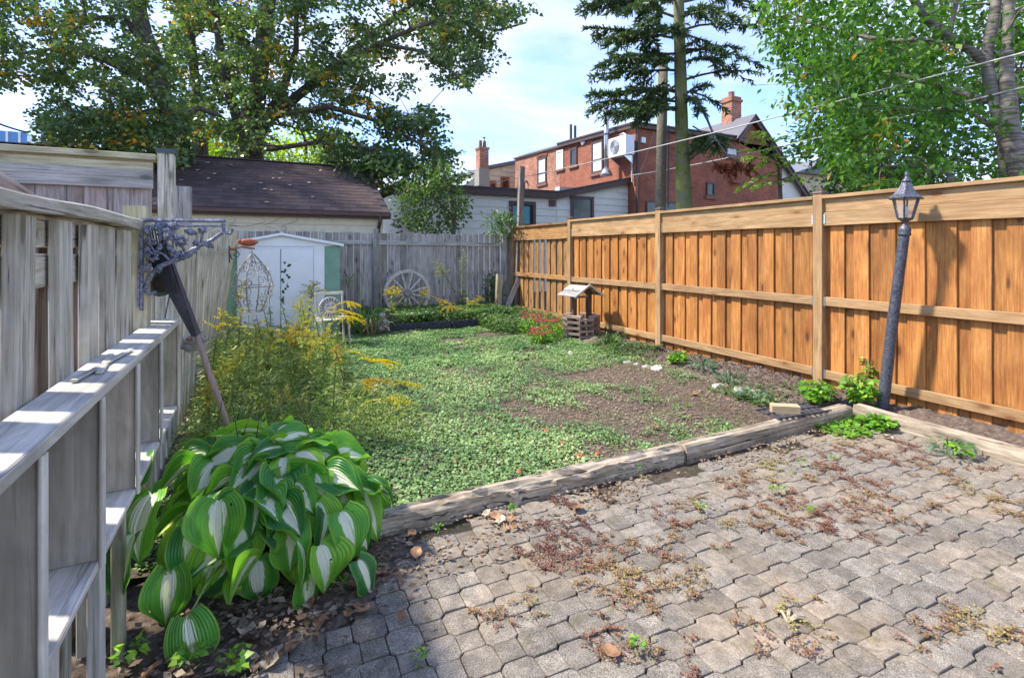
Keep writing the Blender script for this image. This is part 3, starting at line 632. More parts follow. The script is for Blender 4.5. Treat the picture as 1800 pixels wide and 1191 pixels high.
for y in (.42, .96, 1.48, 1.97, 2.50, 3.07, YE-.012):
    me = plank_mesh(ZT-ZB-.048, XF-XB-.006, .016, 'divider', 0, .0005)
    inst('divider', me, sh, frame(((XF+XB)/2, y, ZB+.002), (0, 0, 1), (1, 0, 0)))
    bx('front_strip', (XF+.0, y-.022, ZB-.02), (XF+.012, y+.010, ZT-.032), 'shelf', sh)
for y in (.96, 1.48, 1.97): bx('back_batten', (XB-.004, y+.17, ZB+.002), (XB+.008, y+.20, ZT-.024), 'shelf', sh)
for y, mt in ((2.36, 'mossy'), (2.06, 'shelf'), (1.62, 'greenish'), (1.36, 'shelf'), (.9, 'shelf')):
    bx('leg', (XF-.05, y-.03, 0.0), (XF-.012, y+.03, ZB-.023), mt, sh)
for k, (yy, xx, a) in enumerate(((2.05, -.51, .12), (2.16, -.47, -.1))):
    o = plank('loose_slat', (xx, yy, ZT+.006), (xx+a*.4, yy+.55-k*.2, ZT+.007), .024, .008, (1, 0, 0), 'shelf'); tag(o, ['longer loose thin slat lying on the grey shelving unit', 'shorter loose thin slat lying at the edge of the grey shelving unit'][k], 'slat')
# ================================================================== CAST IRON BRACKET
BYY = 3.36
ib = thing('iron_bracket', 'ornate cast iron bracket with roses fixed to the mossy fence post', 'bracket', (LX+.06, BYY, 1.4))
def IB(px, py, y=None): return onY(px, py, BYY if y is None else y)
m = MB(); m.tube([IB(249, 387), IB(249, 545)], .010, 6); m.tube([IB(243, 392), IB(247, 396), IB(243, 540)], .006, 5); m.build('wall_bar', Mt['ironblue'], ib)
m = MB(); m.tube([IB(245, 387), IB(396, 388)], .011, 6); m.tube([IB(247, 398), IB(392, 397)], .006, 5); m.tube([IB(393, 387), IB(393, 410), IB(405, 411), IB(408, 402)], .010, 6); m.build('top_bar', Mt['ironblue'], ib)
br = [(392, 408), (372, 422), (350, 432), (330, 450), (300, 460), (280, 468), (268, 480), (258, 498), (256, 510), (264, 517), (275, 512)]
m = MB(); m.tube([IB(a, b) for a, b in br], [.010, .011, .012, .013, .014, .013, .012, .012, .011, .010, .008], 7)
m.tube([IB(258, 498), IB(250, 515), IB(248, 540)], .008, 6); m.tube([IB(300, 460), IB(288, 447), IB(270, 440), IB(256, 420)], .007, 6); m.tube([IB(330, 450), IB(318, 430), IB(300, 410)], .007, 6); m.tube([IB(350, 432), IB(356, 415), IB(352, 402)], .006, 6)
m.build('branch', Mt['ironblue'], ib, smooth=True)
for (a, b, R) in ((292, 413, .045), (268, 450, .034), (318, 424, .036), (356, 404, .026), (345, 427, .022), (265, 425, .028), (306, 398, .028), (322, 451, .022), (279, 474, .02), (276, 400, .022)):
    m = MB(); c = IB(a, b, BYY-.012)
    for ring, (rr, n) in enumerate(((R, 7), (R*.66, 5), (R*.34, 3))):
        for k in range(n):
            an = 2*PI*k/n+ring*.6; pc = c+Vector((math.cos(an)*rr*.62, -.006-ring*.009, math.sin(an)*rr*.62))
            M = Matrix.Translation(pc) @ Matrix.Rotation(-an+.5, 4, 'Y') @ Matrix.Diagonal((rr*.20, rr*.34, rr*.62, 1))
            m.lathe([(.05, -1), (.75, -.6), (1, 0), (.75, .6), (.05, 1)], 6, M)
    m.build('rose', Mt['ironblue'], ib, smooth=True)
for (a, b, an) in ((258, 405, 1), (282, 432, 2), (335, 408, .3), (340, 440, -.5), (300, 437, .9), (258, 470, 2.2), (311, 448, -.8), (285, 395, .2), (366, 430, .5), (258, 438, 1.5)):
    c = IB(a, b, BYY-.004); M = Matrix.Translation(c) @ Matrix.Rotation(an, 4, 'Y') @ Matrix.Diagonal((.035, .006, .018, 1)); m = MB(); m.lathe([(.05, -1), (.8, -.5), (1, 0), (.8, .5), (.05, 1)], 8, M); m.build('cast_leaf', Mt['ironblue'], ib, smooth=True)
# ------------------------------------------------------------------ rake standing head up
rk = thing('rubber_rake', 'black ribbed fan head tool on a brown wooden handle standing in the hosta', 'rake', (-.06, 3.5, .1))
HB, HT = Vector((-.05, 3.45, .14)), at(345, 588, 2.98)
ax = (HT-HB).normalized(); m = MB(); m.tube([HB, HT+ax*.02], [.0165, .016], 10); m.build('handle', Mt['handle'], rk, smooth=True)
TT = at(272, 430, 2.82); m = MB(); seg = 10; side = Vector((CS, -SN, 0)); side = (side-ax*side.dot(ax)).normalized()
bk = ax.cross(side).normalized()
ax2 = (TT-HT).normalized(); side2 = (side-ax2*side.dot(ax2)).normalized(); bk2 = ax2.cross(side2); L = (TT-HT).length
vs = []; fs = []
for i in range(seg+1):
    f = i/seg; w = .028+.080*f; c = HT+ax2*(L*f); t = .016*(1-f)+.010
    for a, b in ((-1, -1), (1, -1), (1.0, 1), (-1, 1)): vs.append(c+side2*(w*a*.5*1.15)+bk2*(t*b*.8))
for i in range(seg):
    for j in range(4): a = i*4+j; b = i*4+(j+1) % 4; fs.append((a, b, b+4, a+4))
fs += [(0, 1, 2, 3), tuple(seg*4+j for j in range(4))]
m.add(vs, fs); m.build('socket', Mt['black'], rk)
for k in range(9):
    m = MB(); s = (k-4)/4
    p = [HT+ax2*(L*.5)+side2*(.030*s)-bk2*.026, HT+ax2*(L*.8)+side2*(.044*s)-bk2*.024, TT+side2*(.058*s)-bk2*.022, TT+ax2*.09+side2*(.066*s)+bk2*.01]
    m.tube(p, [.0035, .0042, .0042, .0035], 5); m.build('tine', Mt['blackrib'], rk)
# little round pot on the fence, chain, rocks
pt = thing('wall_pot', 'dull round terracotta pot lying sideways behind the iron bracket', 'pot', (-.45, 3.6, 1.3))
c = at(287, 498, 2.97); dr = Vector((-.35, -.9, .0)).normalized(); Mp = frame(c-dr*.03, dr, (0, 0, 1))
m = MB(); m.lathe([(.045, -.06), (.058, -.02), (.062, .045)], 16, Mp); m.build('body', Mt['terracotta'], pt, smooth=True)
m = MB(); m.lathe([(.064, .045), (.072, .05), (.072, .068), (.052, .068), (.046, .03), (.002, .0)], 16, Mp); m.build('rim', Mt['potgreen'], pt, smooth=True)
m = MB()
for k in range(16):
    p = at(299-.6*k, 513+k*3, 2.95); m.lathe([(.001, -.006), (.005, 0), (.001, .006)], 5, Matrix.Translation(p))
o = m.build('ball_chain', Mt['iron']); tag(o, 'thin dark chain hanging below the round pot', 'chain')
rkk = thing('stump_ornament', 'knobbly piece of log with stones fixed on the fence behind the rake handle', 'ornament', at(340, 603, 3.3))
def rock(name, c, s, mat, par=None, seed=0, sub=2, amp=.25):
    bm = bmesh.new(); bmesh.ops.create_icosphere(bm, subdivisions=sub, radius=1)
    for v in bm.verts:
        nz = noise.noise(v.co*1.3+Vector((seed*3.1, seed, 0)))*amp*1.4+noise.noise(v.co*3+Vector((seed, 0, 0)))*amp*.5; v.co = v.co*(1+nz)
    me = bpy.data.meshes.new(name); bm.to_mesh(me); bm.free(); me.materials.append(mat); me.polygons.foreach_set('use_smooth', [False]*len(me.polygons))
    M = Matrix.Translation(c) @ Matrix.Rotation(seed*1.3, 4, 'Z') @ Matrix.Diagonal((*s, 1)); return link(bpy.data.objects.new(name, me), par, M)
rock('log', at(338, 603, 3.3), (.055, .07, .055), Mt['stone'], rkk, 1, 3, .3); rock('stone', at(330, 610, 3.24), (.03, .02, .022), Mt['stone'], rkk, 2); rock('stone', at(355, 595, 3.25), (.03, .03, .045), Mt['conc'], rkk, 4, 3, .4); rock('stone', at(333, 595, 3.23), (.02, .015, .015), Mt['terracotta'], rkk, 3)
# ================================================================== SHED
SY = 9.35
sd = thing('garden_shed', 'small white metal shed with low gable roof and pale green corners', 'shed', (.45, SY, 0))
xl, xw0, xw1, xr = -.43, -.27, 1.05, 1.31; ze, zp = 1.615, 1.785; xm = .37
m = MB(); m.prism([(xl, SY+.02, 0), (xr, SY+.02, 0), (xr, SY+.02, ze), (xm, SY+.02, zp-.03), (xl, SY+.02, ze)], (0, 1.15, 0)); m.build('wall', Mt['green'], sd)
m = MB(); m.box((xw0, SY-.005, 0), (xw0+.2, SY+.018, ze-.05)); m.build('front_panel', Mt['white'], sd)
m = MB(); m.box((xw1-.17, SY-.005, 0), (xw1, SY+.018, ze-.05)); m.build('front_panel', Mt['white'], sd)
m = MB(); m.prism([(xw0, SY-.002, ze-.048), (xw1, SY-.002, ze-.048), (xr, SY-.002, ze-.02), (xm, SY-.002, zp-.04), (xl, SY-.002, ze-.02)], (0, .02, 0)); m.build('gable', Mt['white'], sd)
m = MB(); m.box((xw0, SY-.016, ze-.09), (xw1, SY-.006, ze-.055)); m.build('door_track', Mt['white'], sd)
for a, b in ((xw0+.2, .368), (.372, xw1-.17)):
    m = MB(); m.box((a, SY-.014, .02), (b-.006, SY+.004, ze-.092)); m.box((a+.0, SY-.019, .02), (a+.012, SY-.0145, ze-.092)); m.build('door', Mt['white'], sd)
m = MB(); m.box((.3655, SY-.022, .02), (.372, SY-.0195, ze-.092)); m.build('door_gap_trim', Mt['black'], sd)
m = MB(); p = onY(499, 527, SY-.024); m.prism([p+Vector((0, 0, .07)), p+Vector((-.05, 0, 0)), p+Vector((0, 0, -.07)), p+Vector((.0, 0, -.07))], (0, -.008, 0)); m.build('door_handle', Mt['black'], sd)
for s in (-1, 1):
    xe = xl-.05 if s < 0 else xr+.05
    m = MB(); m.prism([(xm, SY-.06, zp), (xm, SY-.06, zp-.02), (xe, SY-.06, ze-.025), (xe, SY-.06, ze-.005)], (0, 1.3, 0)); m.build('roof_panel', Mt['shingle'], sd)
    m = MB(); m.prism([(xm, SY-.075, zp+.004), (xm, SY-.075, zp-.035), (xe, SY-.075, ze-.045), (xe, SY-.075, ze-.003)], (0, .012, 0)); m.build('fascia', Mt['white'], sd)
# ivy-shaped decal sprig (flat print on the door)
P = []
for k in range(17): P.append(onY(502+6*math.sin(k*1.1)-(k*.0), 463+k*3.1, SY-.021))
P = np.array([tuple(p) for p in P]); cloud('ivy_decal', P, rdir(len(P))*np.array([1, .02, 1]), np.tile([[0, -1., 0]], (len(P), 1)), .05, 'maple', plain('decal_green', (.02, .06, .045), .6), sd)
# ================================================================== GARAGE
GY = 12.6
ga = thing('garage', 'low cream garage with brown shingle roof behind the shed', 'garage', (-1, GY, 0))
gx0, gx1, gz, rz_, ry = -7.0, 2.92, 2.42, 3.92, 15.6
m = MB(); m.prism([(gx1-.12, GY+.18, -.05), (gx1-.12, 18.4, -.05), (gx1-.12, 18.4, gz), (gx1-.12, ry, rz_-.1), (gx1-.12, GY+.18, gz-.02)], (gx0-gx1, 0, 0)); m.build('wall', Mt['gwall'], ga)
for z in np.arange(.2, 2.3, .19): m = MB(); m.box((gx0, GY+.155, z), (gx1-.12, GY+.178, z+.18)); m.build('siding_board', Mt['gwall'], ga)
nrow = 15; sl = math.hypot(ry-GY, rz_-gz); dd = Vector((0, (ry-GY)/sl, (rz_-gz)/sl)); nn = Vector((0, -dd.z, dd.y))
m = MB(); m.prism([(gx0, GY, gz), (gx0, ry, rz_), (gx0, ry, rz_-.06), (gx0, GY, gz-.06)], (gx1-gx0, 0, 0)); m.build('roof_deck', Mt['roofdark'], ga)
m = MB(); m.prism([(gx0, 18.6, gz), (gx0, ry, rz_+.01), (gx0, ry, rz_-.06), (gx0, 18.6, gz-.06)], (gx1-gx0, 0, 0)); m.build('back_roof', Mt['shingle'], ga)
SHM = []
for v in range(4):
    L_ = .30; mm = MB(); mm.box((-.148, 0, 0), (.148, sl/nrow+.03, .012)); me = bpy.data.meshes.new('shingle'); me.from_pydata(mm.v, [], mm.f); me.materials.append(Mt['shingle']); SHM.append(me)
cnt = 0; restm = MB()
for r_ in range(nrow):
    x = gx1-.15-(r_ % 2)*.15
    while x > -5.2:
        M = Matrix.Translation(Vector((x, GY, gz))+dd*(r_*sl/nrow-.02)+nn*.004+Vector((0, 0, random.uniform(0, .004)))) @ Matrix((Vector((1, 0, 0)), dd, nn)).transposed().to_4x4() @ Matrix.Rotation(-.035, 4, 'X')
        if cnt < 300 and x > -3.2: inst('shingle', SHM[0], ga, M); cnt += 1
        else: restm.box((-.148, 0, 0), (.148, sl/nrow+.03, .012), 0, M)
        x -= .3
restm.build('far_shingles', Mt['shingle'], ga)['kind'] = 'stuff'
m = MB(); m.box((gx0, ry-.08, rz_+.01), (gx1, ry+.08, rz_+.035)); m.build('ridge_cap', Mt['shingle'], ga)
m = MB(); m.box((gx0, GY-.09, gz-.10), (gx1+.02, GY+.02, gz-.015)); m.build('gutter', Mt['brown'], ga)
m = MB(); m.box((gx0, GY+.02, gz-.16), (gx1, GY+.12, gz-.065)); m.build('fascia', Mt['brown'], ga)
m = MB(); m.prism([(gx1, GY, gz-.02), (gx1, ry, rz_), (gx1, ry, rz_-.16), (gx1, GY, gz-.16)], (.03, 0, 0)); m.build('rake_board', Mt['brown'], ga)
m = MB(); p = Vector((gx1-.24, GY-.04, gz-.1)); m.tube([p, p+Vector((0, 0, -.12)), p+Vector((0, .17, -.3)), p+Vector((0, .17, -2.3))], .045, 6); m.build('downspout', Mt['brown'], ga)
# bare vines over the garage eave
for k in range(7):
    m = MB(); x = -2.8+k*.55; pts = [Vector((x, GY+.12, 1.7))]
    for j in range(9): pts.append(pts[-1]+Vector((random.uniform(-.16, .3), random.uniform(-.02, 0), random.uniform(-.03, .13))))
    m.tube(pts, [.006]*5+[.004]*5, 4, caps=False)
    o = m.build('bare_vine', Mt['bark']); tag(o, 'bare brown vine stem straggling over the garage wall', 'vine', 'bare vines on the garage')
# fallen leaves on the roof
for k in range(20):
    x = random.uniform(-1.6, 2.6); f = random.uniform(.05, .9); p = Vector((x, GY, gz))+dd*(f*sl)+nn*.035
    mm = MB(); n_ = 6; vs = [(math.cos(j*PI/3)*.055*random.uniform(.7, 1.2), math.sin(j*PI/3)*.04*random.uniform(.7, 1.2), random.uniform(-.01, .012)) for j in range(n_)]; mm.add(vs, [tuple(range(n_))]); M = Matrix.Translation(p) @ Matrix((Vector((1, 0, 0)), dd, nn)).transposed().to_4x4() @ Matrix.Rotation(k, 4, 'Z')
    o = mm.build('fallen_leaf', Mt['paper'], None, M); tag(o, 'small pale fallen leaf on the brown garage roof', 'leaf', 'fallen leaves on the garage roof')
# ================================================================== WHITE ADDITION + BRICK HOUSE
AY = 16.85
ad = thing('white_siding_house', 'low white sided building with brown fascia in front of the brick house', 'house', (9, AY, 0))
ax0, axm, ax1 = 4.3, 10.3, 13.68; zL, zR = 3.46, 4.22
m = MB(); m.box((ax0, AY+.03, -.05), (axm, 24, zL)); m.prism([(axm, AY+.03, -.05), (ax1, AY+.03, -.05), (ax1, AY+.03, zR), (axm, AY+.03, zL)], (0, 7, 0)); m.build('wall', Mt['siding'], ad)
for k in range(11):
    z0 = 1.5+k*.26; z1 = z0+.25
    if z0 < zL-.05:
        m = MB(); zz = min(z1, zL-.01); m.add([(ax0, AY, z0), (axm-.02, AY, z0), (axm-.02, AY+.022, zz), (ax0, AY+.022, zz), (ax0, AY+.03, z0), (axm-.02, AY+.03, z0), (axm-.02, AY+.03, zz), (ax0, AY+.03, zz)], [(0,1,2,3),(4,7,6,5),(0,4,5,1),(1,5,6,2),(2,6,7,3),(3,7,4,0)]); m.build('siding_board', Mt['siding'], ad)
    def top(x): return zL+(zR-zL)*(x-axm)/(ax1-axm)-.01
    xa = axm+.02 if z1 < zL-.02 else axm+.02+(z1-(zL-.01))/((zR-zL)/(ax1-axm))
    if xa < ax1-.1: m = MB(); m.add([(xa if z1 > zL-.02 else axm+.02, AY, z0), (ax1, AY, z0), (ax1, AY+.022, min(z1, zR-.02)), (xa, AY+.022, min(z1, zR-.02))], [(0,1,2,3)]); m.build('siding_board', Mt['siding'], ad)
m = MB(); m.box((axm-.03, AY-.012, 0), (axm+.02, AY+.02, zL)); m.build('corner_trim', Mt['siding'], ad)
m = MB(); m.box((ax0-.2, AY-.16, zL-.0), (axm, AY+.05, zL+.2)); m.build('fascia', Mt['brown'], ad)
m = MB(); m.box((ax0-.2, AY-.17, zL+.2), (axm, 24, zL+.29)); m.build('flat_roof', Mt['roofdark'], ad)
m = MB(); m.prism([(axm, AY-.16, zL), (ax1, AY-.16, zR), (ax1, AY-.16, zR+.2), (axm, AY-.16, zL+.2)], (0, .2, 0)); m.build('fascia', Mt['brown'], ad)
m = MB(); m.prism([(axm, AY-.17, zL+.2), (ax1, AY-.17, zR+.2), (ax1, AY-.17, zR+.27), (axm, AY-.17, zL+.29)], (0, 7.2, 0)); m.build('lean_to_roof', Mt['roofdark'], ad)
p = onY(990, 322, AY); m = MB(); m.box((12.0, AY+2.6, 4.15), (13.4, AY+3.0, 4.32)); m.build('roof_flashing', Mt['steel'], ad)
def window(par, x0, x1, z0, z1, Y, mats, fw=.1, nrm='y', sash=False, name='window'):
    m = MB()
    if nrm == 'y':
        m.box((x0, Y-.05, z0), (x0+fw, Y+.04, z1)); m.box((x1-fw, Y-.05, z0), (x1, Y+.04, z1)); m.box((x0+fw, Y-.048, z0), (x1-fw, Y+.04, z0+fw)); m.box((x0+fw, Y-.048, z1-fw), (x1-fw, Y+.04, z1))
        if sash: m.box((x0+fw, Y-.03, (z0+z1)/2-.03), (x1-fw, Y+.02, (z0+z1)/2+.03))
        f = m.build(name, mats[0], par); g = MB(); g.box((x0+fw, Y-.012, z0+fw), (x1-fw, Y-.004, z1-fw)); g.build('pane', mats[1], f)
        if len(mats) > 2: g = MB(); g.box((x0+fw, Y-.018, z0+fw), (x1-fw-.12, Y-.0135, z1-fw-.04)); g.build('curtain', mats[2], f)
    else:   # on plane X, x0..x1 are Y
        X = Y
        m.box((X-.05, x0, z0), (X+.04, x0+fw, z1)); m.box((X-.05, x1-fw, z0), (X+.04, x1, z1)); m.box((X-.048, x0+fw, z0), (X+.04, x1-fw, z0+fw)); m.box((X-.048, x0+fw, z1-fw), (X+.04, x1-fw, z1))
        if sash: m.box((X-.03, x0+fw, (z0*1.2+z1*.8)/2-.04), (X+.02, x1-fw, (z0*1.2+z1*.8)/2+.04))
        f = m.build(name, mats[0], par); g = MB(); g.box((X-.018, x0+fw, z0+fw), (X-.008, x1-fw, z1-fw)); g.build('pane', mats[1], f)
    return f
a, b = onY(895, 353, AY), onY(941, 400, AY); window(ad, a.x, b.x, b.z, a.z, AY, (Mt['brown'], Mt['glassdark'], Mt['teal']), .13)
a, b = onY(1003, 344, AY), onY(1043, 400, AY); window(ad, a.x, b.x, b.z, a.z, AY, (Mt['brown'], Mt['glassdark']), .12)
a, b = onY(965, 351, AY), onY(976, 363, AY); m = MB(); m.box((a.x, AY-.04, b.z), (b.x, AY, a.z)); m.build('vent', Mt['brown'], ad)
# brick house
BX, BYF = 13.7, 16.4
bh = thing('brick_house', 'two storey red brick house with brown fascia behind the cedar fence', 'house', (17, 18, 0))
zc = 6.42
def zt(y): return zc+.040*(y-BYF)
def slab(y0, y1, x0, x1, lo, hi, mat, nm):
    m = MB(); v = []
    for x in (x0, x1): v += [(x, y0, lo if lo < 0 else zt(y0)+lo), (x, y1, lo if lo < 0 else zt(y1)+lo), (x, y1, zt(y1)+hi), (x, y0, zt(y0)+hi)]
    m.add(v, [(0,1,2,3),(7,6,5,4),(0,4,5,1),(1,5,6,2),(2,6,7,3),(3,7,4,0)]); return m.build(nm, mat, bh)
slab(BYF, 22.2, BX, 22.6, -.05, 0, Mt['brick'], 'wall'); slab(22.21, 27.2, BX, 20, -.05, 0, Mt['brickold'], 'wall')
# fascia and roof: left face
slab(BYF-.16, 22.2, BX-.16, BX+.02, 0, .16, Mt['brown'], 'fascia'); slab(BYF-.2, 22.2, BX-.2, BX+.3, .161, .23, Mt['brown'], 'roof_edge')
slab(22.21, 27.25, BX-.1, BX+.02, 0, .08, Mt['brown'], 'fascia')
m = MB(); m.prism([(BX-.12, 22.21, zt(22.2)+.08), (BX+.9, 22.21, zt(22.2)+.5), (BX+8, 22.21, zt(22.2)+.6), (BX+8, 22.21, zc+.08)], (0, 5.0, .2)); m.build('mansard_roof', Mt['roofgrey'], bh)
m = MB(); m.box((BX+.03, BYF-.16, zc), (19.9, BYF+.02, zc+.14)); m.box((BX+.31, BYF-.2, zc+.16), (19.9, 22.2, zc+.22)); m.build('fascia', Mt['brown'], bh)
# cross gable right
gxp, gzp = 20.4, 7.6; xe, ze_ = 24.25, 4.15
m = MB(); m.prism([(19.55, BYF-.005, zc-.02), (22.6, BYF-.005, zc-.02), (22.6, BYF-.005, 5.65), (gxp, BYF-.005, gzp-.12)], (0, .3, 0)); m.build('gable_wall', Mt['brick'], bh)
m = MB(); m.prism([(22.61, BYF+.02, -.05), (24.0, BYF+.02, -.05), (24.0, BYF+.02, 4.4), (22.61, BYF+.02, 5.64)], (0, 6, 0)); m.build('side_extension', Mt['siding'], bh)
m = MB(); m.prism([(gxp, BYF-.25, gzp+.05), (xe, BYF-.25, ze_), (xe, BYF-.25, ze_-.2), (gxp, BYF-.25, gzp-.17)], (0, .12, 0)); m.prism([(gxp, BYF-.25, gzp+.05), (19.35, BYF-.25, 6.5), (19.35, BYF-.25, 6.3), (gxp, BYF-.25, gzp-.17)], (0, .12, 0)); m.build('rake_board', Mt['brown'], bh)
m = MB(); m.prism([(gxp, BYF-.3, gzp+.13), (xe+.06, BYF-.3, ze_+.06), (xe+.06, BYF-.3, ze_), (gxp, BYF-.3, gzp+.055)], (0, 8, 0)); m.prism([(gxp, BYF-.3, gzp+.13), (19.2, BYF-.3, 6.52), (19.2, BYF-.3, 6.45), (gxp, BYF-.3, gzp+.055)], (0, 8, 0)); m.build('gable_roof', Mt['roofpurple'], bh)
c0 = Vector((20.55, BYF+1.2, 7.0)); m = MB(); m.box((c0.x-.33, c0.y-.3, 6.4), (c0.x+.33, c0.y+.3, 8.85)); m.box((c0.x-.38, c0.y-.35, 8.6), (c0.x+.38, c0.y+.35, 8.72)); m.build('chimney', Mt['brickold'], bh)
m = MB(); m.lathe([(.14, 8.85), (.14, 9.1), (.16, 9.12)], 8, Matrix.Translation((c0.x, c0.y, 0))); m.build('chimney_pot', Mt['terracotta'], bh)
# left-face windows (plane X=BX)
def wX(px0, px1, py0, py1, mats, arch=True, sash=False):
    a, b = onX(px0, py0, BX), onX(px1, py1, BX); za, zb = onX((px0+px1)/2, py0, BX).z, onX((px0+px1)/2, py1, BX).z; y0, y1 = min(a.y, b.y), max(a.y, b.y)
    f = window(bh, y0, y1, zb, za, BX-.01, mats, .09, 'x', sash)
    if arch:
        n = 9
        for k in range(n):
            t = (k+.5)/n; yy = y0-.08+(y1-y0+.16)*t; zz = za+.0+.09*math.sin(t*PI); m = MB(); M = Matrix.Translation((BX-.02, yy, zz)) @ Matrix.Rotation(-(t-.5)*.9, 4, 'X'); m.box((-.03, -.055, 0), (.03, .055, .13), 0, M); m.build('arch_brick', Mt['brickedge'], f)
    m = MB(); m.box((BX-.09, y0-.1, zb-.12), (BX, y1+.1, zb)); m.build('sill', Mt['moldbrick'], f)
wX(946, 961, 277, 323, (Mt['brown'], Mt['curtain']), sash=True); wX(980, 991, 264, 297, (Mt['white'], Mt['curtain'])); wX(1003, 1015, 260, 291, (Mt['brown'], Mt['glassdark'])); wX(1041, 1061, 247, 304, (Mt['brown'], Mt['curtain']), sash=True)
c = onX(1025, 248, BX-.03); m = MB(); m.lathe([(.18, 0), (.18, .04), (.1, .07)], 14, frame(c, (-1, 0, 0), (0, 0, 1))); m.build('round_vent', Mt['white'], bh)
# front-face windows (plane Y=BYF)
def wY(px0, px1, py0, py1, mats, fw=.07, sill=True):
    a, b = onY(px0, py0, BYF), onY(px1, py1, BYF); f = window(bh, a.x, b.x, b.z, a.z, BYF-.01, mats, fw)
    if sill: m = MB(); m.box((a.x-.1, BYF-.1, b.z-.14), (b.x+.1, BYF-.06, b.z)); m.build('sill', Mt['moldbrick'], f)
wY(1241, 1255, 320, 345, (Mt['brown'], Mt['glassdark'])); wY(1135, 1190, 353, 400, (Mt['brown'], Mt['glassdark']), .05, False); wY(1275, 1296, 257, 276, (Mt['brown'], Mt['curtain']))
a = onY(1281, 318, BYF); m = MB(); m.box((a.x, BYF-.25, a.z-.1), (a.x+.55, BYF, a.z+.05)); m.build('window_ledge', Mt['moldbrick'], bh)
a = onY(1125, 247, BYF); m = MB(); m.box((a.x, BYF-.12, a.z-.1), (a.x+.2, BYF, a.z+.12)); m.build('meter_box', Mt['white'], bh)
m = MB(); m.box((BX+.02, BYF-.09, 0), (BX+.13, BYF-.0, zc)); m.build('downspout', Mt['brown'], bh)
m = MB(); p = onX(1111, 240, BX); m.tube([onX(1088, 238, BX-.05), onX(1096, 234, BX-.1), onX(1106, 241, BX-.1), onX(1110, 262, BX-.1), onX(1111, 320, BX-.1)], .035, 6); m.build('conduit', Mt['cable'], bh)
# air conditioner on bracket
ac = thing('air_conditioner', 'white outdoor air conditioner unit bracketed to the brick wall', 'air conditioner', onX(1090, 258, BX-.2))
c = onX(1092, 258, BX-.35); M = Matrix.Translation(c); m = MB(); m.box((-.22, -.55, -.38), (.22, .55, .38), 0, M); m.build('casing', Mt['white'], ac)
fm = frame(c+Vector((-.223, .14, 0)), (-1, 0, 0), (0, 0, 1)); m = MB(); m.lathe([(.3, 0), (.3, .012), (.02, .015)], 20, fm); m.build('fan_grille', plain('ac_grille', (.22, .23, .25), .5), ac)
for k in range(6): m = MB(); m.tube([c+Vector((-.242, .14+(.05*(k+1))*math.cos(q_/10*2*PI), .05*(k+1)*math.sin(q_/10*2*PI))) for q_ in range(11)], .006, 4, caps=False); m.build('grille_ring', Mt['white'], ac)
for s in (-.4, .4): m = MB(); m.prism([c+Vector((-.25, s, -.39)), c+Vector((.3, s, -.39)), c+Vector((.3, s, -.75))], (0, .05, 0)); m.build('bracket_arm', Mt['steel'], ac)
fl = thing('flue_pipe', 'tall shiny steel flue pipe rising from the white building roof', 'chimney', onX(1066, 305, BX-.5))
pb, ptp = onX(1066, 305, BX-.5), onX(1066, 190, BX-.5); m = MB(); m.tube([pb, ptp], .105, 12); m.build('pipe', Mt['steel'], fl, smooth=True)
m = MB(); m.lathe([(.28, -.1), (.22, .05), (.13, .22)], 14, Matrix.Translation(pb)); m.build('cone', Mt['steel'], fl, smooth=True)
m = MB(); m.tube([pb.lerp(ptp, .6)+Vector((0, 0, -.03)), pb.lerp(ptp, .6)+Vector((0, 0, .03))], .125, 12); m.build('clamp', Mt['iron'], fl)
for k, px in enumerate((1003.5, 1011)):
    p0, p1 = at(px, 236, 27), at(px, 219+k*2, 27); m = MB(); m.tube([p0-Vector((0, 0, .5)), p1], .07, 8); o = m.build('roof_vent_pipe', Mt['black']); tag(o, ['taller black vent pipe on the brick house roof', 'shorter black vent pipe on the brick house roof'][k], 'pipe')
# cream house further back
ch = thing('cream_house', 'cream sided house with small red framed windows left of the brick house', 'house', (13, 28, 0))
a, b = onY(850, 300, 28.5), onY(915, 276, 28.5)
m = MB(); m.prism([(a.x, 28.5, 0), (b.x+1, 28.5, 0), (b.x+1, 28.5, b.z-.1), (a.x, 28.5, a.z)], (0, 6, 0)); m.build('wall', Mt['cream'], ch)
m = MB(); m.prism([(a.x-.2, 28.3, a.z), (b.x+1, 28.3, b.z-.1), (b.x+1, 28.3, b.z+.1), (a.x-.2, 28.3, a.z+.2)], (0, 6.4, 0)); m.build('roof', Mt['roofgrey'], ch)
for k in range(12): z = 3.5+k*.28; m = MB(); xx0 = a.x if z < a.z-.25 else a.x+(z-a.z+.28)/((b.z-.1-a.z)/(b.x+1-a.x)); m.box((xx0, 28.46, z), (b.x+1, 28.49, z+.25)) if xx0 < b.x and z < b.z-.45 else None; (m.build('siding_board', Mt['cream'], ch) if m.v else None)
for (p0, p1, q0, q1) in ((859, 872, 318, 335), (880, 895, 311, 335)): c0, c1 = onY(p0, q0, 28.45), onY(p1, q1, 28.45); window(ch, c0.x, c1.x, c1.z, c0.z, 28.44, (Mt['rust'], Mt['glassdark']), .12)
cm = thing('old_chimney', 'tall chimney with red brick top and grey rendered base beside the cream house', 'chimney', onY(850, 330, 27.5))
c = onY(849, 330, 27.5); z1 = onY(849, 297, 27.5).z; z2 = onY(849, 263, 27.5).z; z3 = onY(849, 247, 27.5).z
m = MB(); m.box((c.x-.33, 27.3, 0), (c.x+.33, 28, z1)); m.build('base', Mt['conc'], cm)
m = MB(); m.box((c.x-.28, 27.32, z1), (c.x+.28, 27.9, z2)); m.box((c.x-.33, 27.28, z2), (c.x+.33, 27.95, z2+.12)); m.build('brick_stack', Mt['brickold'], cm)
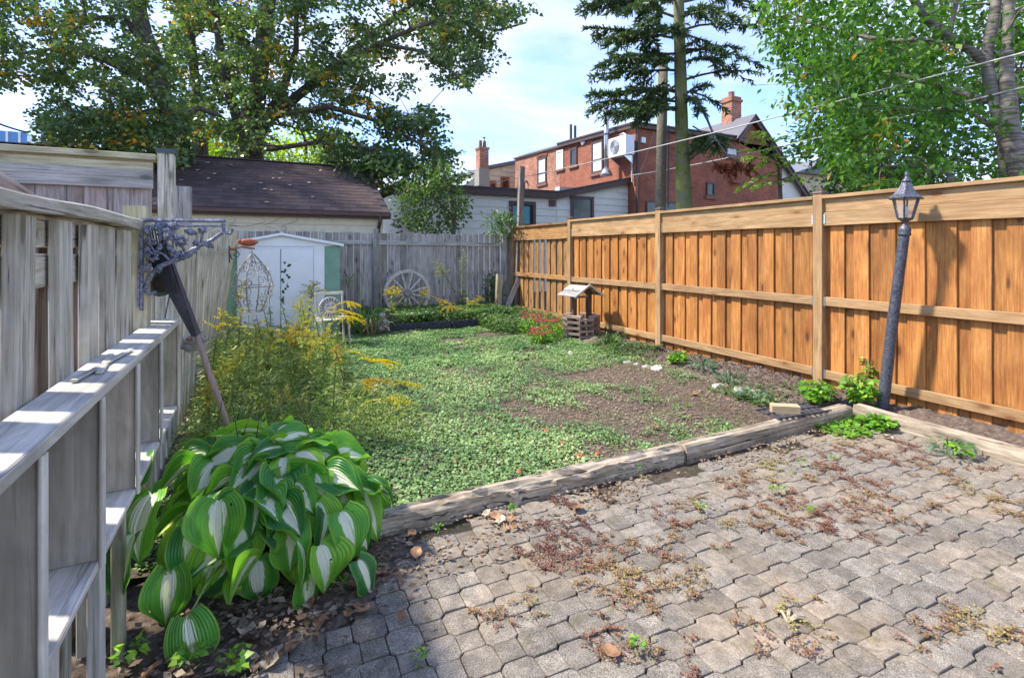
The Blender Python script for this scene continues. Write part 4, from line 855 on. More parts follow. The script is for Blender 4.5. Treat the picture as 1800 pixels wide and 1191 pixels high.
for dx_ in (-.12, .14): m = MB(); m.lathe([(.12, z2+.12), (.1, z3)], 8, Matrix.Translation((c.x+dx_, 27.6, 0))); m.build('chimney_pot', Mt['terracotta'], cm)
m = MB(); m.lathe([(.03, z3), (.03, z3+.15), (.12, z3+.17), (.01, z3+.25)], 8, Matrix.Translation((c.x+.12, 27.6, 0))); m.build('cowl', Mt['iron'], cm)
hs_ = thing('pale_roof_house', 'house with pale blue-grey sloping roof behind the tree, left of the chimney', 'house', (9, 30, 0))
a, b, c = onY(800, 336, 30), onY(842, 336, 30), onY(842, 305, 30); m = MB(); m.box((a.x-3, 30, 0), (b.x, 36, a.z)); m.build('wall', Mt['siding'], hs_)
m = MB(); m.prism([(a.x-1, 29.9, a.z-.1), (b.x, 29.9, a.z-.1), (b.x, 29.9, c.z), (a.x+.2, 29.9, a.z+.15)], (0, 5, 0)); m.build('roof', plain('pale_roof', (.45, .50, .55), .6), hs_)
# far left white and blue building
fb = thing('white_blue_building', 'distant white building with a blue band at the far left edge', 'building', at(0, 300, 30)); fY = at(0, 300, 30).y
a, b = onY(-80, 214, fY), onY(46, 262, fY); m = MB(); m.box((a.x, fY, 0), (b.x, fY+6, a.z-.3)); m.build('wall', Mt['white'], fb)
m = MB(); m.box((a.x, fY-.05, a.z-1.1), (b.x+.05, fY-.01, a.z-.3)); m.build('blue_band', plain('blue_panel', (.12, .30, .62), .4), fb)
for px in (12, 34): p = onY(px, 230, fY-.1); m = MB(); m.box((p.x-.05, fY-.12, 0), (p.x+.05, fY-.06, a.z-.3)); m.build('mullion', Mt['white'], fb)
bw = thing('beige_house', 'beige house showing over the cedar fence between brick gable and cherry tree', 'house', (33, 18, 0)); a, b = onY(1400, 345, 20), onY(1530, 318, 20)
m = MB(); m.box((a.x, 20, 0), (b.x, 27, b.z)); m.build('wall', plain('beige_stucco', (.52, .44, .34), .8), bw); m = MB(); m.prism([(a.x-.5, 19.6, b.z), (b.x+.5, 19.6, b.z), ((a.x+b.x)/2, 19.6, b.z+1.3)], (0, 7.8, 0)); m.build('roof', Mt['roofgrey'], bw)
# ================================================================== POLES AND WIRES
up = thing('utility_pole', 'grey wooden utility pole beside the mossy spruce trunk', 'pole', at(1162, 440, 14)); pb = at(1161, 440, 14); pb.z = 0
m = MB(); m.tube([pb, at(1161, 365, 14), at(1163, 255, 14), at(1166, 95, 14)], [.17, .145, .14, .13], 12); m.build('shaft', Mt['polewood'], up, smooth=True)
m = MB(); q0 = at(1170, 300, 14); m.tube([q0+Vector((-.02, -.12, -1)), q0+Vector((.0, -.12, 1.2))], .02, 6); m.build('cable_riser', Mt['black'], up)
def wire(label, A, B, sag, r, mat='cable'):
    pts = []
    for k in range(25): t = k/24; p = A.lerp(B, t); p.z -= sag*4*t*(1-t); pts.append(p)
    m = MB(); m.tube(pts, r, 5, caps=False); o = m.build('overhead_wire', Mt[mat], smooth=True); tag(o, label, 'cable')
wire('upper pale overhead cable crossing in front of the cherry tree', at(1960, 50, 5), at(820, 330, 18.5), .12, .011)
wire('lower pale overhead cable sloping down to the white building roof', at(1960, 113, 5), at(1108, 308, 20.5), .12, .012)
wire('thin sagging cable on the brick wall near the utility pole', at(1150, 232, 20.2), at(1122, 312, 20.2), .1, .014, 'black')
wire('dark cable at the far left above the tall fence', at(-60, 190, 9), at(45, 232, 12), .05, .022, 'black')
wire('thinner cable high in front of the cherry leaves', at(1960, 70, 5.5), at(1320, 150, 12), .1, .006)
tp = thing('tall_thin_post', 'tall narrow weathered post at the end of the cedar fence', 'post', gr(912, 552))
b = onY(911, 553, 10.5); plank('shaft', (b.x-.03, 10.5, -.1), (onY(917, 284, 10.5).x, 10.5, 3.42), .13, .09, (1, 0, 0), 'brownwood', tp)
plank('pale_edge', (b.x-.115, 10.44, .0), (onY(917, 284, 10.5).x-.065, 10.44, 3.38), .03, .05, (1, 0, 0), 'grey', tp)
c = onY(925, 327, 10.45)
for k in range(3): m = MB(); m.tube([c+Vector((.05*math.cos(t_*.6)*1.0, -.01*k, (.10+.012*k)*math.sin(t_*.6))) for t_ in range(11)], .008, 5, caps=False); m.build('hanging_hook', Mt['iron'], tp)
# ================================================================== LAMP POST
lp = thing('lamp_post', 'leaning dark iron garden lamp post with lantern head in front of the cedar fence', 'lamp post', (5.12, 2.73, 0), 0)
b0 = Vector((5.12, 2.72, .0)); t0 = at(1590, 408, 4.50); axd = (t0-b0).normalized()
m = MB(); m.tube([b0-axd*.1, b0, b0+axd*.05, b0.lerp(t0, .5)+Vector((0, .006, 0)), t0-axd*.06, t0], [.052, .052, .047, .044, .040, .040], 16); m.build('shaft', Mt['iron'], lp, smooth=True)
ML = frame(t0, Vector((.03, -.02, 1)), (1, 0, 0)) @ Matrix.Rotation(.35, 4, 'Z')
m = MB(); m.lathe([(.047, -.03), (.049, -.015), (.044, 0), (.047, .012), (.047, .03), (.03, .055), (.014, .075), (.016, .09)], 16, ML); m.build('collar', Mt['iron'], lp, smooth=True)
m = MB(); m.lathe([(.016, .085), (.03, .095), (.06, .11), (.064, .122), (.05, .125)], 6, ML); m.build('lantern_base', Mt['iron'], lp)
m = MB()
for k in range(6):
    an = 2*PI*k/6; d_ = Vector((math.cos(an), math.sin(an), 0)); m.tube([ML @ (d_*.058+Vector((0, 0, .12))), ML @ (d_*.098+Vector((0, 0, .285)))], .0085, 4)
m.build('lantern_frame', Mt['iron'], lp)
m = MB(); m.lathe([(.108, .285), (.138, .288), (.140, .296), (.10, .325), (.062, .375), (.036, .435), (.034, .44)], 6, ML); m.build('lantern_roof', Mt['iron'], lp)
m = MB(); m.lathe([(.04, .438), (.042, .447), (.026, .462), (.016, .478), (.014, .49), (.018, .497), (.004, .535)], 12, ML); m.build('finial', Mt['iron'], lp, smooth=True)
m = MB(); m.lathe([(.012, .12), (.012, .15), (.02, .16), (.021, .2), (.012, .225), (.002, .23)], 10, ML); m.build('bulb', Mt['curtain'], lp, smooth=True)
def glassmat():
    m_, n, l, b, o = newmat('lantern_glass'); b.inputs['Base Color'].default_value = (1, 1, 1, 1); b.inputs['Roughness'].default_value = .05; b.inputs['Alpha'].default_value = .12; return m_
gm = glassmat()
for k in range(6):
    m = MB(); vs = []
    for (rr, zz) in ((.057, .122), (.097, .283)):
        for kk in (k, k+1): an = 2*PI*kk/6; vs.append(ML @ Vector((math.cos(an)*rr, math.sin(an)*rr, zz)))
    m.add(vs, [(0, 1, 3, 2)]); m.build('lantern_pane', gm, lp)
# ================================================================== WISHING WELL
wc = Vector((4.83, 7.15, .03)); ww = thing('wishing_well', 'small wooden wishing well planter with stacked board base and little gable roof', 'wishing well', wc, .12)
Mw = W(ww); n8 = 8
for layer in range(9):
    for k in range(n8):
        an = 2*PI*(k+.5)/n8; R = .235; if_ = (layer+k) % 2
        Lh = .115
        if if_: continue
        c = Mw @ Vector((math.cos(an)*R, math.sin(an)*R, .03+layer*.045)); t_ = Vector((-math.sin(an+.12), math.cos(an+.12), 0))
        plank('base_board', c-t_*(Lh+random.uniform(.0, .015)), c+t_*(Lh+random.uniform(0, .015)), .10, .042, (math.cos(an+.12), math.sin(an+.12), 0), 'brownwood', ww, v=k % 4)
plank('post', Mw @ Vector((-.15, 0, .03)), Mw @ Vector((-.15, 0, .84)), .075, .05, (1, 0, 0), 'darkwood', ww); plank('post', Mw @ Vector((.15, -.02, .03)), Mw @ Vector((.15, -.02, .86)), .09, .05, (1, 0, 0), 'darkwood', ww)
m = MB(); m.tube([Mw @ Vector((-.2, 0, .7)), Mw @ Vector((.2, 0, .7))], .018, 8); m.build('crank_bar', Mt['brownwood'], ww)
for s in (-1, 1):
    for k in range(4):
        a0 = .02+k*.07; zt = .90-a0*.62
        c0 = Mw @ Vector((-.02+s*(a0+.045), -.22, zt-.02+.012*(k % 2))); c1 = Mw @ Vector((-.02+s*(a0+.045), .22, zt-.02+.012*(k % 2)))
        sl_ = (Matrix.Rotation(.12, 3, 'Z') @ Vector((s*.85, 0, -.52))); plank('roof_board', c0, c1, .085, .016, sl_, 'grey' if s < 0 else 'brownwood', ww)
    plank('roof_trim', Mw @ Vector((-.02, -.235, .91)), Mw @ Vector((-.02+s*.32, -.235, .72)), .035, .02, (0, 0, 1), 'greenish', ww)
# ================================================================== WAGON WHEEL
whc = onY(716, 515, 10.5); wh = thing('wagon_wheel', 'old grey wooden wagon wheel leaning on the back fence', 'wheel', (whc.x, 10.6, 0)); R = .485; tilt = .06
MW = Matrix.Translation(whc) @ Matrix.Rotation(-tilt, 4, 'X'); ns = 12
m = MB()
pts = [(R*math.cos(2*PI*k/36), R*math.sin(2*PI*k/36)) for k in range(36)]; vs = []; fs = []
for k, (a, b) in enumerate(pts):
    for rr, yy in ((1, -.03), (1, .03), (.87, .03), (.87, -.03)): vs.append(MW @ Vector((a*rr, yy, b*rr)))
for k in range(36):
    for j in range(4): a = k*4+j; b = k*4+(j+1) % 4; c = ((k+1) % 36)*4; fs.append((a, b, c+(j+1) % 4, c+j))
m.add(vs, fs); m.build('rim', Mt['wheelwood'], wh)
for k in range(ns):
    an = 2*PI*k/ns+PI/ns; m = MB(); d_ = Vector((math.cos(an), 0, math.sin(an))); m.tube([MW @ (d_*.06), MW @ (d_*.2), MW @ (d_*R*.93)], [.020, .024, .018], 6); m.build('spoke', Mt['wheelwood'], wh)
m = MB(); m.lathe([(.05, -.09), (.06, -.06), (.085, -.03), (.085, .03), (.06, .06)], 14, MW @ Matrix.Rotation(PI/2, 4, 'X')); m.build('hub', Mt['grey'], wh)
# ================================================================== GARDEN CHAIR + SUN PLAQUE
cb = gr(615, 613); cc = Vector((cb.x-.2, cb.y+.0, 0)); gc = thing('garden_chair', 'old chipped white wooden chair beside the shed', 'chair', cc, .15); Mc = W(gc)
def C(x, y, z): return Mc @ Vector((x, y, z))
for s in (-1, 1):
    plank('back_post', C(s*.2, .26, 0), C(s*.2, .38, .86), .03, .022, (1, 0, 0), 'shelf' if s < 0 else 'shelf', gc)
    plank('front_leg', C(s*.2, -.05, 0), C(s*.2, .05, .42), .03, .022, (1, 0, 0), 'shelf', gc)
    plank('side_rail', C(s*.22, -.08, .44), C(s*.22, .34, .44), .03, .02, (0, 0, 1), 'shelf', gc)
plank('top_rail', C(-.22, .375, .83), C(.22, .375, .83), .045, .02, (0, 0, 1), 'shelf', gc); plank('stretcher', C(-.2, -.05, .06), C(.2, -.05, .06), .03, .02, (0, 0, 1), 'shelf', gc)
for k in range(5): plank('seat_slat', C(-.24, -.04+k*.08, .465), C(.24, -.04+k*.08, .465), .06, .014, (0, 1, 0), 'shelf', gc)
sp_ = thing('sun_plaque', 'round cream sun face plaque standing on the white chair', 'plaque', C(-.03, .15, .48), .1); c = C(-.03, .2, .62); Ms = frame(c, Vector((.1, -1, .25)), (0, 0, 1))
m = MB(); m.lathe([(.17, -.01), (.17, .012), (.16, .018), (.10, .012), (.085, .02), (.03, .026), (.002, .028)], 24, Ms); m.build('disc', Mt['whitedirty'], sp_)
m = MB()
for k in range(20):
    an = 2*PI*k/20; M = Ms @ Matrix.Rotation(an, 4, 'Z') @ Matrix.Translation((.125, 0, .017)); m.box((-.028, -.005, -.003), (.028, .005, .006), 0, M)
for dx_ in (-.035, .035): m.box((-.018, -.006, .0), (.018, .006, .006), 0, Ms @ Matrix.Translation((.03, dx_, .022)) @ Matrix.Rotation(PI/2, 4, 'Z'))
m.box((-.02, -.03, 0), (-.008, .03, .006), 0, Ms @ Matrix.Translation((-.02, 0, .024))); m.build('ray_slots', Mt['brown'], sp_)
# ================================================================== HANGING WIRE BASKET ORNAMENT
HYY = 7.2
def HP(px, py, y=None): return onY(px, py, HYY if y is None else y)
hb = thing('bird_bracket', 'rusty red bird bracket with a black scroll on the leaning fence end', 'bracket', HP(420, 440))
m = MB(); c = HP(437, 426); M = Matrix.Translation(c) @ Matrix.Diagonal((.115, .04, .036, 1)); m.lathe([(.15, -1), (.8, -.6), (1, 0), (.75, .6), (.3, .85), (.05, 1)], 10, Matrix.Translation(c) @ Matrix.Rotation(PI/2, 4, 'Y') @ Matrix.Diagonal((.05, .04, .11, 1))); m.lathe([(.02, -1), (.9, -.3), (.9, .3), (.02, 1)], 8, Matrix.Translation(c+Vector((-.10, 0, .012))) @ Matrix.Scale(.03, 4)); m.build('bird', Mt['rust'], hb, smooth=True)
m = MB(); m.tube([HP(403, 438), HP(425, 434), HP(448, 437)], .012, 6); m.build('arm', Mt['rust'], hb)
m = MB(); m.tube([HP(404, 438), HP(415, 440), HP(421, 446), HP(418, 452), HP(412, 450), HP(410, 446)], .008, 5); m.tube([HP(404, 445), HP(407, 455), HP(414, 453)], .008, 5); m.tube([HP(403, 432), HP(403, 462)], .01, 5); m.build('scroll', Mt['iron'], hb)
bk_ = thing('wire_basket', 'hanging pale wire basket cage with curly scrollwork in front of the shed doors', 'hanging basket', HP(444, 500))
ctr = HP(444, 500); sc_ = 8.2/F*.93
m = MB()
for k in range(8): p = HP(443, 441+k*3.6); m.tube([p+Vector((.008*math.cos(t_), 0, .014*math.sin(t_)+(-.0))) if k % 2 else p+Vector((0, .008*math.cos(t_), .014*math.sin(t_))) for t_ in np.linspace(0, 2*PI, 7)], .0035, 4, caps=False)
m.build('chain', Mt['iron'], bk_)
def ringm(cz, r, rad, mat):
    m = MB(); m.tube([ctr+Vector((r*math.cos(t_), r*math.sin(t_), cz)) for t_ in np.linspace(0, 2*PI, 25)], rad, 4, caps=False); m.build('ring', mat, bk_)
ringm(.28, .10, .006, Mt['iron']); ringm(-.02, .235, .006, Mt['wire']); ringm(-.33, .12, .006, Mt['wire'])
for k in range(10):
    an = 2*PI*k/10; m = MB(); pr = [(.02, .38), (.10, .28), (.20, .12), (.235, -.02), (.19, -.2), (.12, -.33)]; m.tube([ctr+Vector((math.cos(an)*r, math.sin(an)*r, z)) for r, z in pr], .0055, 4); m.build('rib', Mt['wire'], bk_)
for k in range(26):
    an = 2*PI*random.random(); z = random.choice([.14, .04, -.10, -.2, .2]); r = np.interp(z, [-.33, -.2, -.02, .12, .28], [.12, .19, .235, .2, .1])+.005; pts = []; hd = random.choice((-1, 1)); ph = random.random()*6
    for t_ in np.linspace(0, 2.6*PI, 13): rr = .062*(1-t_/(3.2*PI)); q_ = an+hd*rr*math.cos(t_+ph)/r; pts.append(ctr+Vector((math.cos(q_)*r, math.sin(q_)*r, z+rr*math.sin(t_+ph))))
    m = MB(); m.tube(pts, .004, 4, caps=False); m.build('curl', Mt['wire'], bk_)
# ================================================================== BASKETWEAVE EDGING
EY = 9.0
for k, (pxa, pxb) in enumerate(((672, 738), (738, 793), (796, 842))):
    a, b = gr(pxa, 592), gr(pxb, 591); a.y = b.y = EY+.03*k; a = onY(pxa, 590, EY); b = onY(pxb, 590, EY); x0, x1 = a.x, b.x
    e = thing('garden_edging', ['left black basket-weave edging panel beside the daylilies', 'middle black basket-weave edging panel below the wagon wheel', 'right black basket-weave edging panel, squarer and cleaner'][k], 'edging', ((x0+x1)/2, EY, 0), 0, 'black edging panels in front of the raised bed')
    m = MB(); m.box((x0, EY+.02, 0), (x1, EY+.03, .21)); m.build('backing', Mt['black'], e)
    for r_ in range(6):
        vs = []; fs = []; n = 22
        for i in range(n+1):
            x = x0+(x1-x0)*i/n; yo = EY+.008+.013*math.cos(i*PI/1.5+(r_ % 2)*PI); zz = .02+r_*.033+.004*math.sin(i*1.3)
            for dz_ in (0, .026): vs.append((x, yo, zz+dz_))
            vs.append((x, yo-.006, zz+.013))
        for i in range(n): a_ = i*3; fs += [(a_, a_+3, a_+5, a_+2), (a_+2, a_+5, a_+4, a_+1)]
        m = MB(); m.add(vs, fs); m.build('weave_strip', Mt['blackrib'], e)
sheet('raised_bed', 1.9, 5.0, 9.04, 10.78, .14, Mt['soil'], 40, 30, lambda x, y: .03*fbm(x, y, 4, 3)-(.15*max(0, x-4.3)))
# small statue
st = thing('garden_statue', 'small mottled white cherub statue beside the raised bed', 'statue', (0, 0, 0)); c = onY(673, 577, 9.0); c.z = .12
m = MB(); m.lathe([(.09, 0), (.10, .03), (.075, .08), (.085, .13), (.06, .19), (.035, .205)], 10, Matrix.Translation(c)); m.build('body', Mt['statue'], st, smooth=True)
m = MB(); m.lathe([(.01, .195), (.045, .21), (.055, .25), (.045, .29), (.01, .305)], 10, Matrix.Translation(c+Vector((-.01, -.01, 0)))); m.build('head', Mt['statue'], st, smooth=True)
for s in (-1, 1): m = MB(); m.tube([c+Vector((s*.07, 0, .17)), c+Vector((s*.09, -.05, .10)), c+Vector((s*.02, -.09, .09))], [.022, .02, .016], 6); m.build('arm', Mt['statue'], st, smooth=True)
for s in (-1, 1): m = MB(); m.tube([c+Vector((s*.04, -.03, .04)), c+Vector((s*.06, -.12, .06)), c+Vector((s*.07, -.14, .0))], [.03, .026, .02], 6); m.build('leg', Mt['statue'], st, smooth=True)
# stub post, leaning board
a = onY(874, 552, 10.2); tp0 = onY(880, 502, 10.2); tp0.z = .98
o = plank('stub_post', (a.x, 10.2, 0), (tp0.x, 10.25, .98), .13, .1, (1, 0, 0), 'mossy'); tag(o, 'short mossy round-topped post near the corner of the back fence', 'post')
o = plank('leaning_board', onY(884, 558, 10.15), onY(913, 489, 10.38), .12, .022, (1, 0, -.5), 'grey'); tag(o, 'pale grey board leaning on the tall thin post', 'board')
o = plank('wood_offcut', gr(1355, 719, .15), gr(1404, 722, .15), .10, .085, (0, 0, 1), 'newwood'); tag(o, 'short new pine offcut block lying in the bed near the patio corner', 'wood block')
# black grate
g0 = gr(1395, 738, .05); gt = thing('black_grate', 'flat black slatted plastic tray lying at the patio corner by the wood block', 'grate', g0, -.1); Mg = W(gt)
for k in range(9): m = MB(); m.box((-.28+k*.065, -.12, .07), (-.255+k*.065, .12, .08), 0, Mg); m.build('bar', Mt['black'], gt)
for s in (-.12, 0, .11): m = MB(); m.box((-.3, s, .081), (.3, s+.015, .09), 0, Mg); m.build('cross_bar', Mt['black'], gt)
# ================================================================== TREES
def bez(a, b, bend, n=6):
    pts = []
    for i in range(n+1):
        t = i/n; p = a.lerp(b, t)+bend*(4*t*(1-t)); pts.append(p)
    return pts
def tree(name, label, limbs, clusters, leaf, shape, mat, barkm, base, nleaf=26, crad=.45, flat=.55, twigr=.03, droop=.3, cat='tree', group=None, twigevery=1):
    t = thing(name, label, cat, base, 0, group); nodes = []
    for i, lb in enumerate(limbs):
        pts = [Vector(p[:3]) for p in lb]; rad = [p[3] for p in lb]
        # subdivide with a little wander
        P = []; R = []
        for j in range(len(pts)-1):
            for k in range(4):
                f = k/4; p = pts[j].lerp(pts[j+1], f); w = rad[j]*.35; p = p+Vector((noise.noise(p*1.3), noise.noise(p*1.3+Vector((9, 0, 0))), 0))*w; P.append(p); R.append(rad[j]*(1-f)+rad[j+1]*f)
        P.append(pts[-1]); R.append(rad[-1]); nodes += list(zip(P, R))
        m = MB(); m.tube(P, R, 10 if i == 0 else 7); m.build('trunk' if i == 0 else 'limb', barkm, t, smooth=True)
    NP = np.array([tuple(p) for p, r in nodes]); NR = np.array([r for p, r in nodes])
    m = MB(); subs = []
    for i, c in enumerate(clusters):
        if i % twigevery: continue
        d = np.linalg.norm(NP-np.array(c), axis=1)+(NP[:, 2] > c[2]+1.0)*3; k = int(np.argmin(d)); a = Vector(NP[k]); r0 = min(twigr, NR[k]*.7)
        b = Vector(c); L = (b-a).length; pts = bez(a, b, Vector((random.uniform(-.1, .1), random.uniform(-.1, .1), .16))*L*.6, 5); m.tube(pts, [r0*(1-.8*q/5) for q in range(6)], 4, caps=False)
        if i % 3 == 0: NP = np.vstack([NP, [tuple(p) for p in pts[2:5]]]); NR = np.concatenate([NR, [r0*.6]*3])
    m.build('branches', barkm, t)['kind'] = 'stuff'
    C = np.array([tuple(c) for c in clusters]); n = len(C)*nleaf; cc = np.repeat(C, nleaf, 0)
    off = rdir(n)*(rng.random((n, 1))**.5)*crad*np.repeat(rng.uniform(.6, 1.3, len(C)), nleaf)[:, None]; off[:, 2] *= flat
    P = cc+off; rr = np.hypot(off[:, 0], off[:, 1]); P[:, 2] -= droop*rr*rr/crad
    D = off*np.array([1, 1, .3])+rdir(n)*crad*.6; D[:, 2] -= droop*crad; Nn = rdir(n)*.75+np.array([0, 0, 1.0])
    rn = np.clip(rng.random(n)*.55+np.repeat(rng.random(len(C))**1.6, nleaf)*.45, 0, 1)
    ye = np.repeat(rng.random(len(C)) < leaf[2], nleaf) & (rng.random(n) < .75); rn = np.where(ye, .96+.04*rng.random(n), np.minimum(rn, .95))
    cloud('crown', P, D, Nn, rng.uniform(leaf[0], leaf[1], n), shape, mat, t, rn)
    return t
def limb_px(pts, d):
    out = []
    for p in pts:
        dd_ = p[3] if len(p) > 3 else d; v = at(p[0], p[1], dd_); out.append((v.x, v.y, v.z, p[2]*dd_/F))
    return out
def to_ground(lb):
    a = lb[0]; return [(a[0], a[1], -.1, a[3]*1.25)]+lb
def sample(n, xr, yr, dr, ok):
    out = []; tries = 0
    while len(out) < n and tries < n*40:
        tries += 1; px, py = random.uniform(*xr), random.uniform(*yr)
        if ok(px, py): out.append(at(px, py, random.uniform(*dr)))
    return out
xm_pts = [(-300, 800), (-60, 880), (-20, 905), (0, 925), (30, 935), (60, 885), (110, 858), (150, 828), (185, 812), (200, 770), (240, 775), (270, 805), (300, 795), (330, 770)]
def xmax(y): return np.interp(y, [a for a, b in xm_pts], [b for a, b in xm_pts])
def gap(px, py):
    for gx, gy, a, b in ((700, 115, 62, 20), (770, 165, 70, 24), (560, 20, 26, 14), (250, 190, 40, 14), (360, 70, 22, 20), (515, 150, 20, 22), (720, 45, 22, 14), (850, 190, 40, 30), (180, 60, 30, 14), (640, 200, 30, 12), (600, 60, 18, 18), (160, 180, 40, 14)):
        if ((px-gx)/a)**2+((py-gy)/b)**2 < 1: return True
    return noise.noise(Vector((px*.016, py*.026, 4.2))) > .30
# --- big maple behind the garage
Dm = 17.0
ml = [to_ground(limb_px([(438, 320, 23), (440, 235, 19), (453, 150, 15), (466, 60, 13), (478, -60, 9), (490, -200, 5)], Dm)),
      limb_px([(442, 255, 11), (478, 205, 9.5, 17.2), (540, 155, 8.5, 17), (600, 112, 7.5, 16.8), (655, 60, 6, 16.5), (740, -5, 4.5, 16), (830, -60, 3, 14)], Dm),
      limb_px([(466, 215, 8), (500, 150, 7, 17.5), (520, 90, 5, 18), (520, 10, 4, 18)], Dm),
      limb_px([(432, 240, 10), (402, 170, 8), (386, 90, 7), (372, -30, 5)], Dm),
      limb_px([(600, 112, 6, 15.5), (700, 62, 4, 15), (790, 28, 3.2, 15), (870, 55, 2.2, 15), (925, 40, 1.5, 15)], Dm),
      limb_px([(478, 205, 6, 16.5), (580, 188, 5, 15.5), (670, 215, 3.6, 15), (760, 265, 2.4, 14.5), (800, 285, 1.5, 14.5)], Dm),
      limb_px([(655, 75, 4, 15), (740, 90, 3, 15), (800, 130, 2.2, 14.6), (830, 165, 1.4, 14.6)], Dm),
      limb_px([(436, 260, 7), (480, 262, 5, 16), (560, 250, 4, 15), (660, 262, 2.6, 14.5)], Dm),
      limb_px([(453, 100, 6), (400, 40, 5, 18), (330, 0, 4, 18)], Dm)]
cl = sample(1150, (400, 960), (-130, 300), (14.2, 19.5), lambda x, y: x < xmax(y)-random.random()**2*24 and not gap(x, y) and not (y > 225 and 470 < x < 560))
cl += sample(230, (300, 420), (-120, 235), (16, 19.5), lambda x, y: not gap(x, y))
cl += sample(100, (640, 800), (180, 330), (14, 16), lambda x, y: x < xmax(y) and not gap(x, y) and y > 180+(x-640)*.1)
tree('maple_tree', 'large spreading maple with grey limbs and scattered yellow leaves behind the garage', ml, cl, (.10, .17, .07), 'maple', Mt['maple'], Mt['bark'], (at(438, 440, Dm).x, at(438, 440, Dm).y, 0), 30, .42, .5, .035, .35, twigevery=2)
# --- left maple, nearer
Dl = 13.0
ll = [to_ground(limb_px([(318, 320, 9), (290, 190, 13), (268, 100, 14), (243, 20, 13), (232, -80, 9), (225, -200, 5)], Dl)),
      limb_px([(300, 210, 9), (262, 145, 8, 12.6), (190, 108, 6, 12.2), (120, 82, 4, 11.8), (40, 95, 2, 11.4)], Dl),
      limb_px([(268, 100, 7), (220, 30, 5, 12.5), (160, 32, 4, 12), (120, 60, 3, 11.7)], Dl), limb_px([(290, 190, 6), (220, 205, 4, 12.5), (130, 210, 3, 12), (60, 225, 2, 11.5)], Dl),
      limb_px([(300, 215, 6), (350, 190, 5, 13.4), (390, 205, 3, 13.6)], Dl)]
cl = sample(820, (-160, 330), (-120, 268), (10.8, 15), lambda x, y: not gap(x, y) and not (x < 62+(y-150)*.15 and 150 < y < 185) and not (x < 55+.5*(y-205)*(y > 205) and y > 185) and not (y > 236 and x < 70))
cl += sample(230, (70, 330), (190, 285), (11, 15), lambda x, y: x > 60+random.random()*50)
tree('maple_tree', 'nearer maple with arching dark limbs and orange patches filling the top left corner', ll, cl, (.08, .135, .085), 'maple', Mt['maple'], Mt['bark'], (at(318, 440, Dl).x, at(318, 440, Dl).y, 0), 31, .34, .5, .026, .35, twigevery=2)
Dk = 19
tree('dark_trunk_tree', 'tree with straight dark trunk between the two maples', [to_ground(limb_px([(354, 320, 14), (353, 250, 12), (344, 150, 8), (335, 50, 6), (330, -60, 4)], Dk))], sample(120, (290, 400), (-100, 235), (18, 21), lambda x, y: not gap(x, y)), (.14, .22, .02), 'maple', Mt['maple'], Mt['bark'], (at(354, 440, Dk).x, at(354, 440, Dk).y, 0), 26, .45, .5, .03, .3, twigevery=2)
for k, (px, py, dd_, rr, lab) in enumerate(((392, 262, 26, (58, 46), 'bright yellow-green tree glimpsed between the maple trunks'), (535, 262, 27, (90, 38), 'bright yellow-green tree over the garage ridge right of the trunks'))):
    cl = sample(170, (px-rr[0], px+rr[0]), (py-rr[1], py+rr[1]), (dd_-1.5, dd_+2), lambda x, y: ((x-px)/rr[0])**2+((y-py)/rr[1])**2 < 1)
    tree('lime_tree', lab, [to_ground(limb_px([(px, py+60, 4), (px+3, py, 3), (px, py-30, 2)], dd_))], cl, (.14, .24, 0), 'dia', Mt['yellowtree'], Mt['bark'], (at(px, 440, dd_).x, at(px, 440, dd_).y, 0), 28, .6, .8, .03, .2, twigevery=3)
# drooping small tree right of the garage
Ds = 13.3
cl = sample(120, (690, 830), (285, 408), (12.5, 14.6), lambda x, y: noise.noise(Vector((x*.03, y*.04, 1))) < .28 and x > 690+(y-285)*.12 and x < 822-abs(y-330)*.25)
tree('small_leafy_tree', 'small dark stemmed tree between the garage and the white sided building', [to_ground(limb_px([(796, 440, 4), (798, 380, 4), (790, 330, 3), (770, 290, 2)], Ds)), limb_px([(797, 380, 2.5), (760, 345, 2), (715, 330, 1.5)], Ds)], cl, (.09, .15, .03), 'oval', Mt['backtree'], Mt['bark'], (at(796, 440, Ds).x, at(796, 440, Ds).y, 0), 26, .32, .8, .02, .2, twigevery=2)
cl = sample(40, (858, 905), (375, 420), (11.3, 12.4), lambda x, y: True)
tree('leafy_shrub', 'green leafy shrub poking over the corner where both fences meet', [to_ground(limb_px([(885, 470, 2), (884, 410, 1.6), (880, 380, 1)], 11.9))], cl, (.06, .10, 0), 'oval', Mt['shrub'], Mt['bark'], (at(885, 440, 11.9).x, at(885, 440, 11.9).y, 0), 16, .18, .9, .01, .2, 'shrub', twigevery=2)
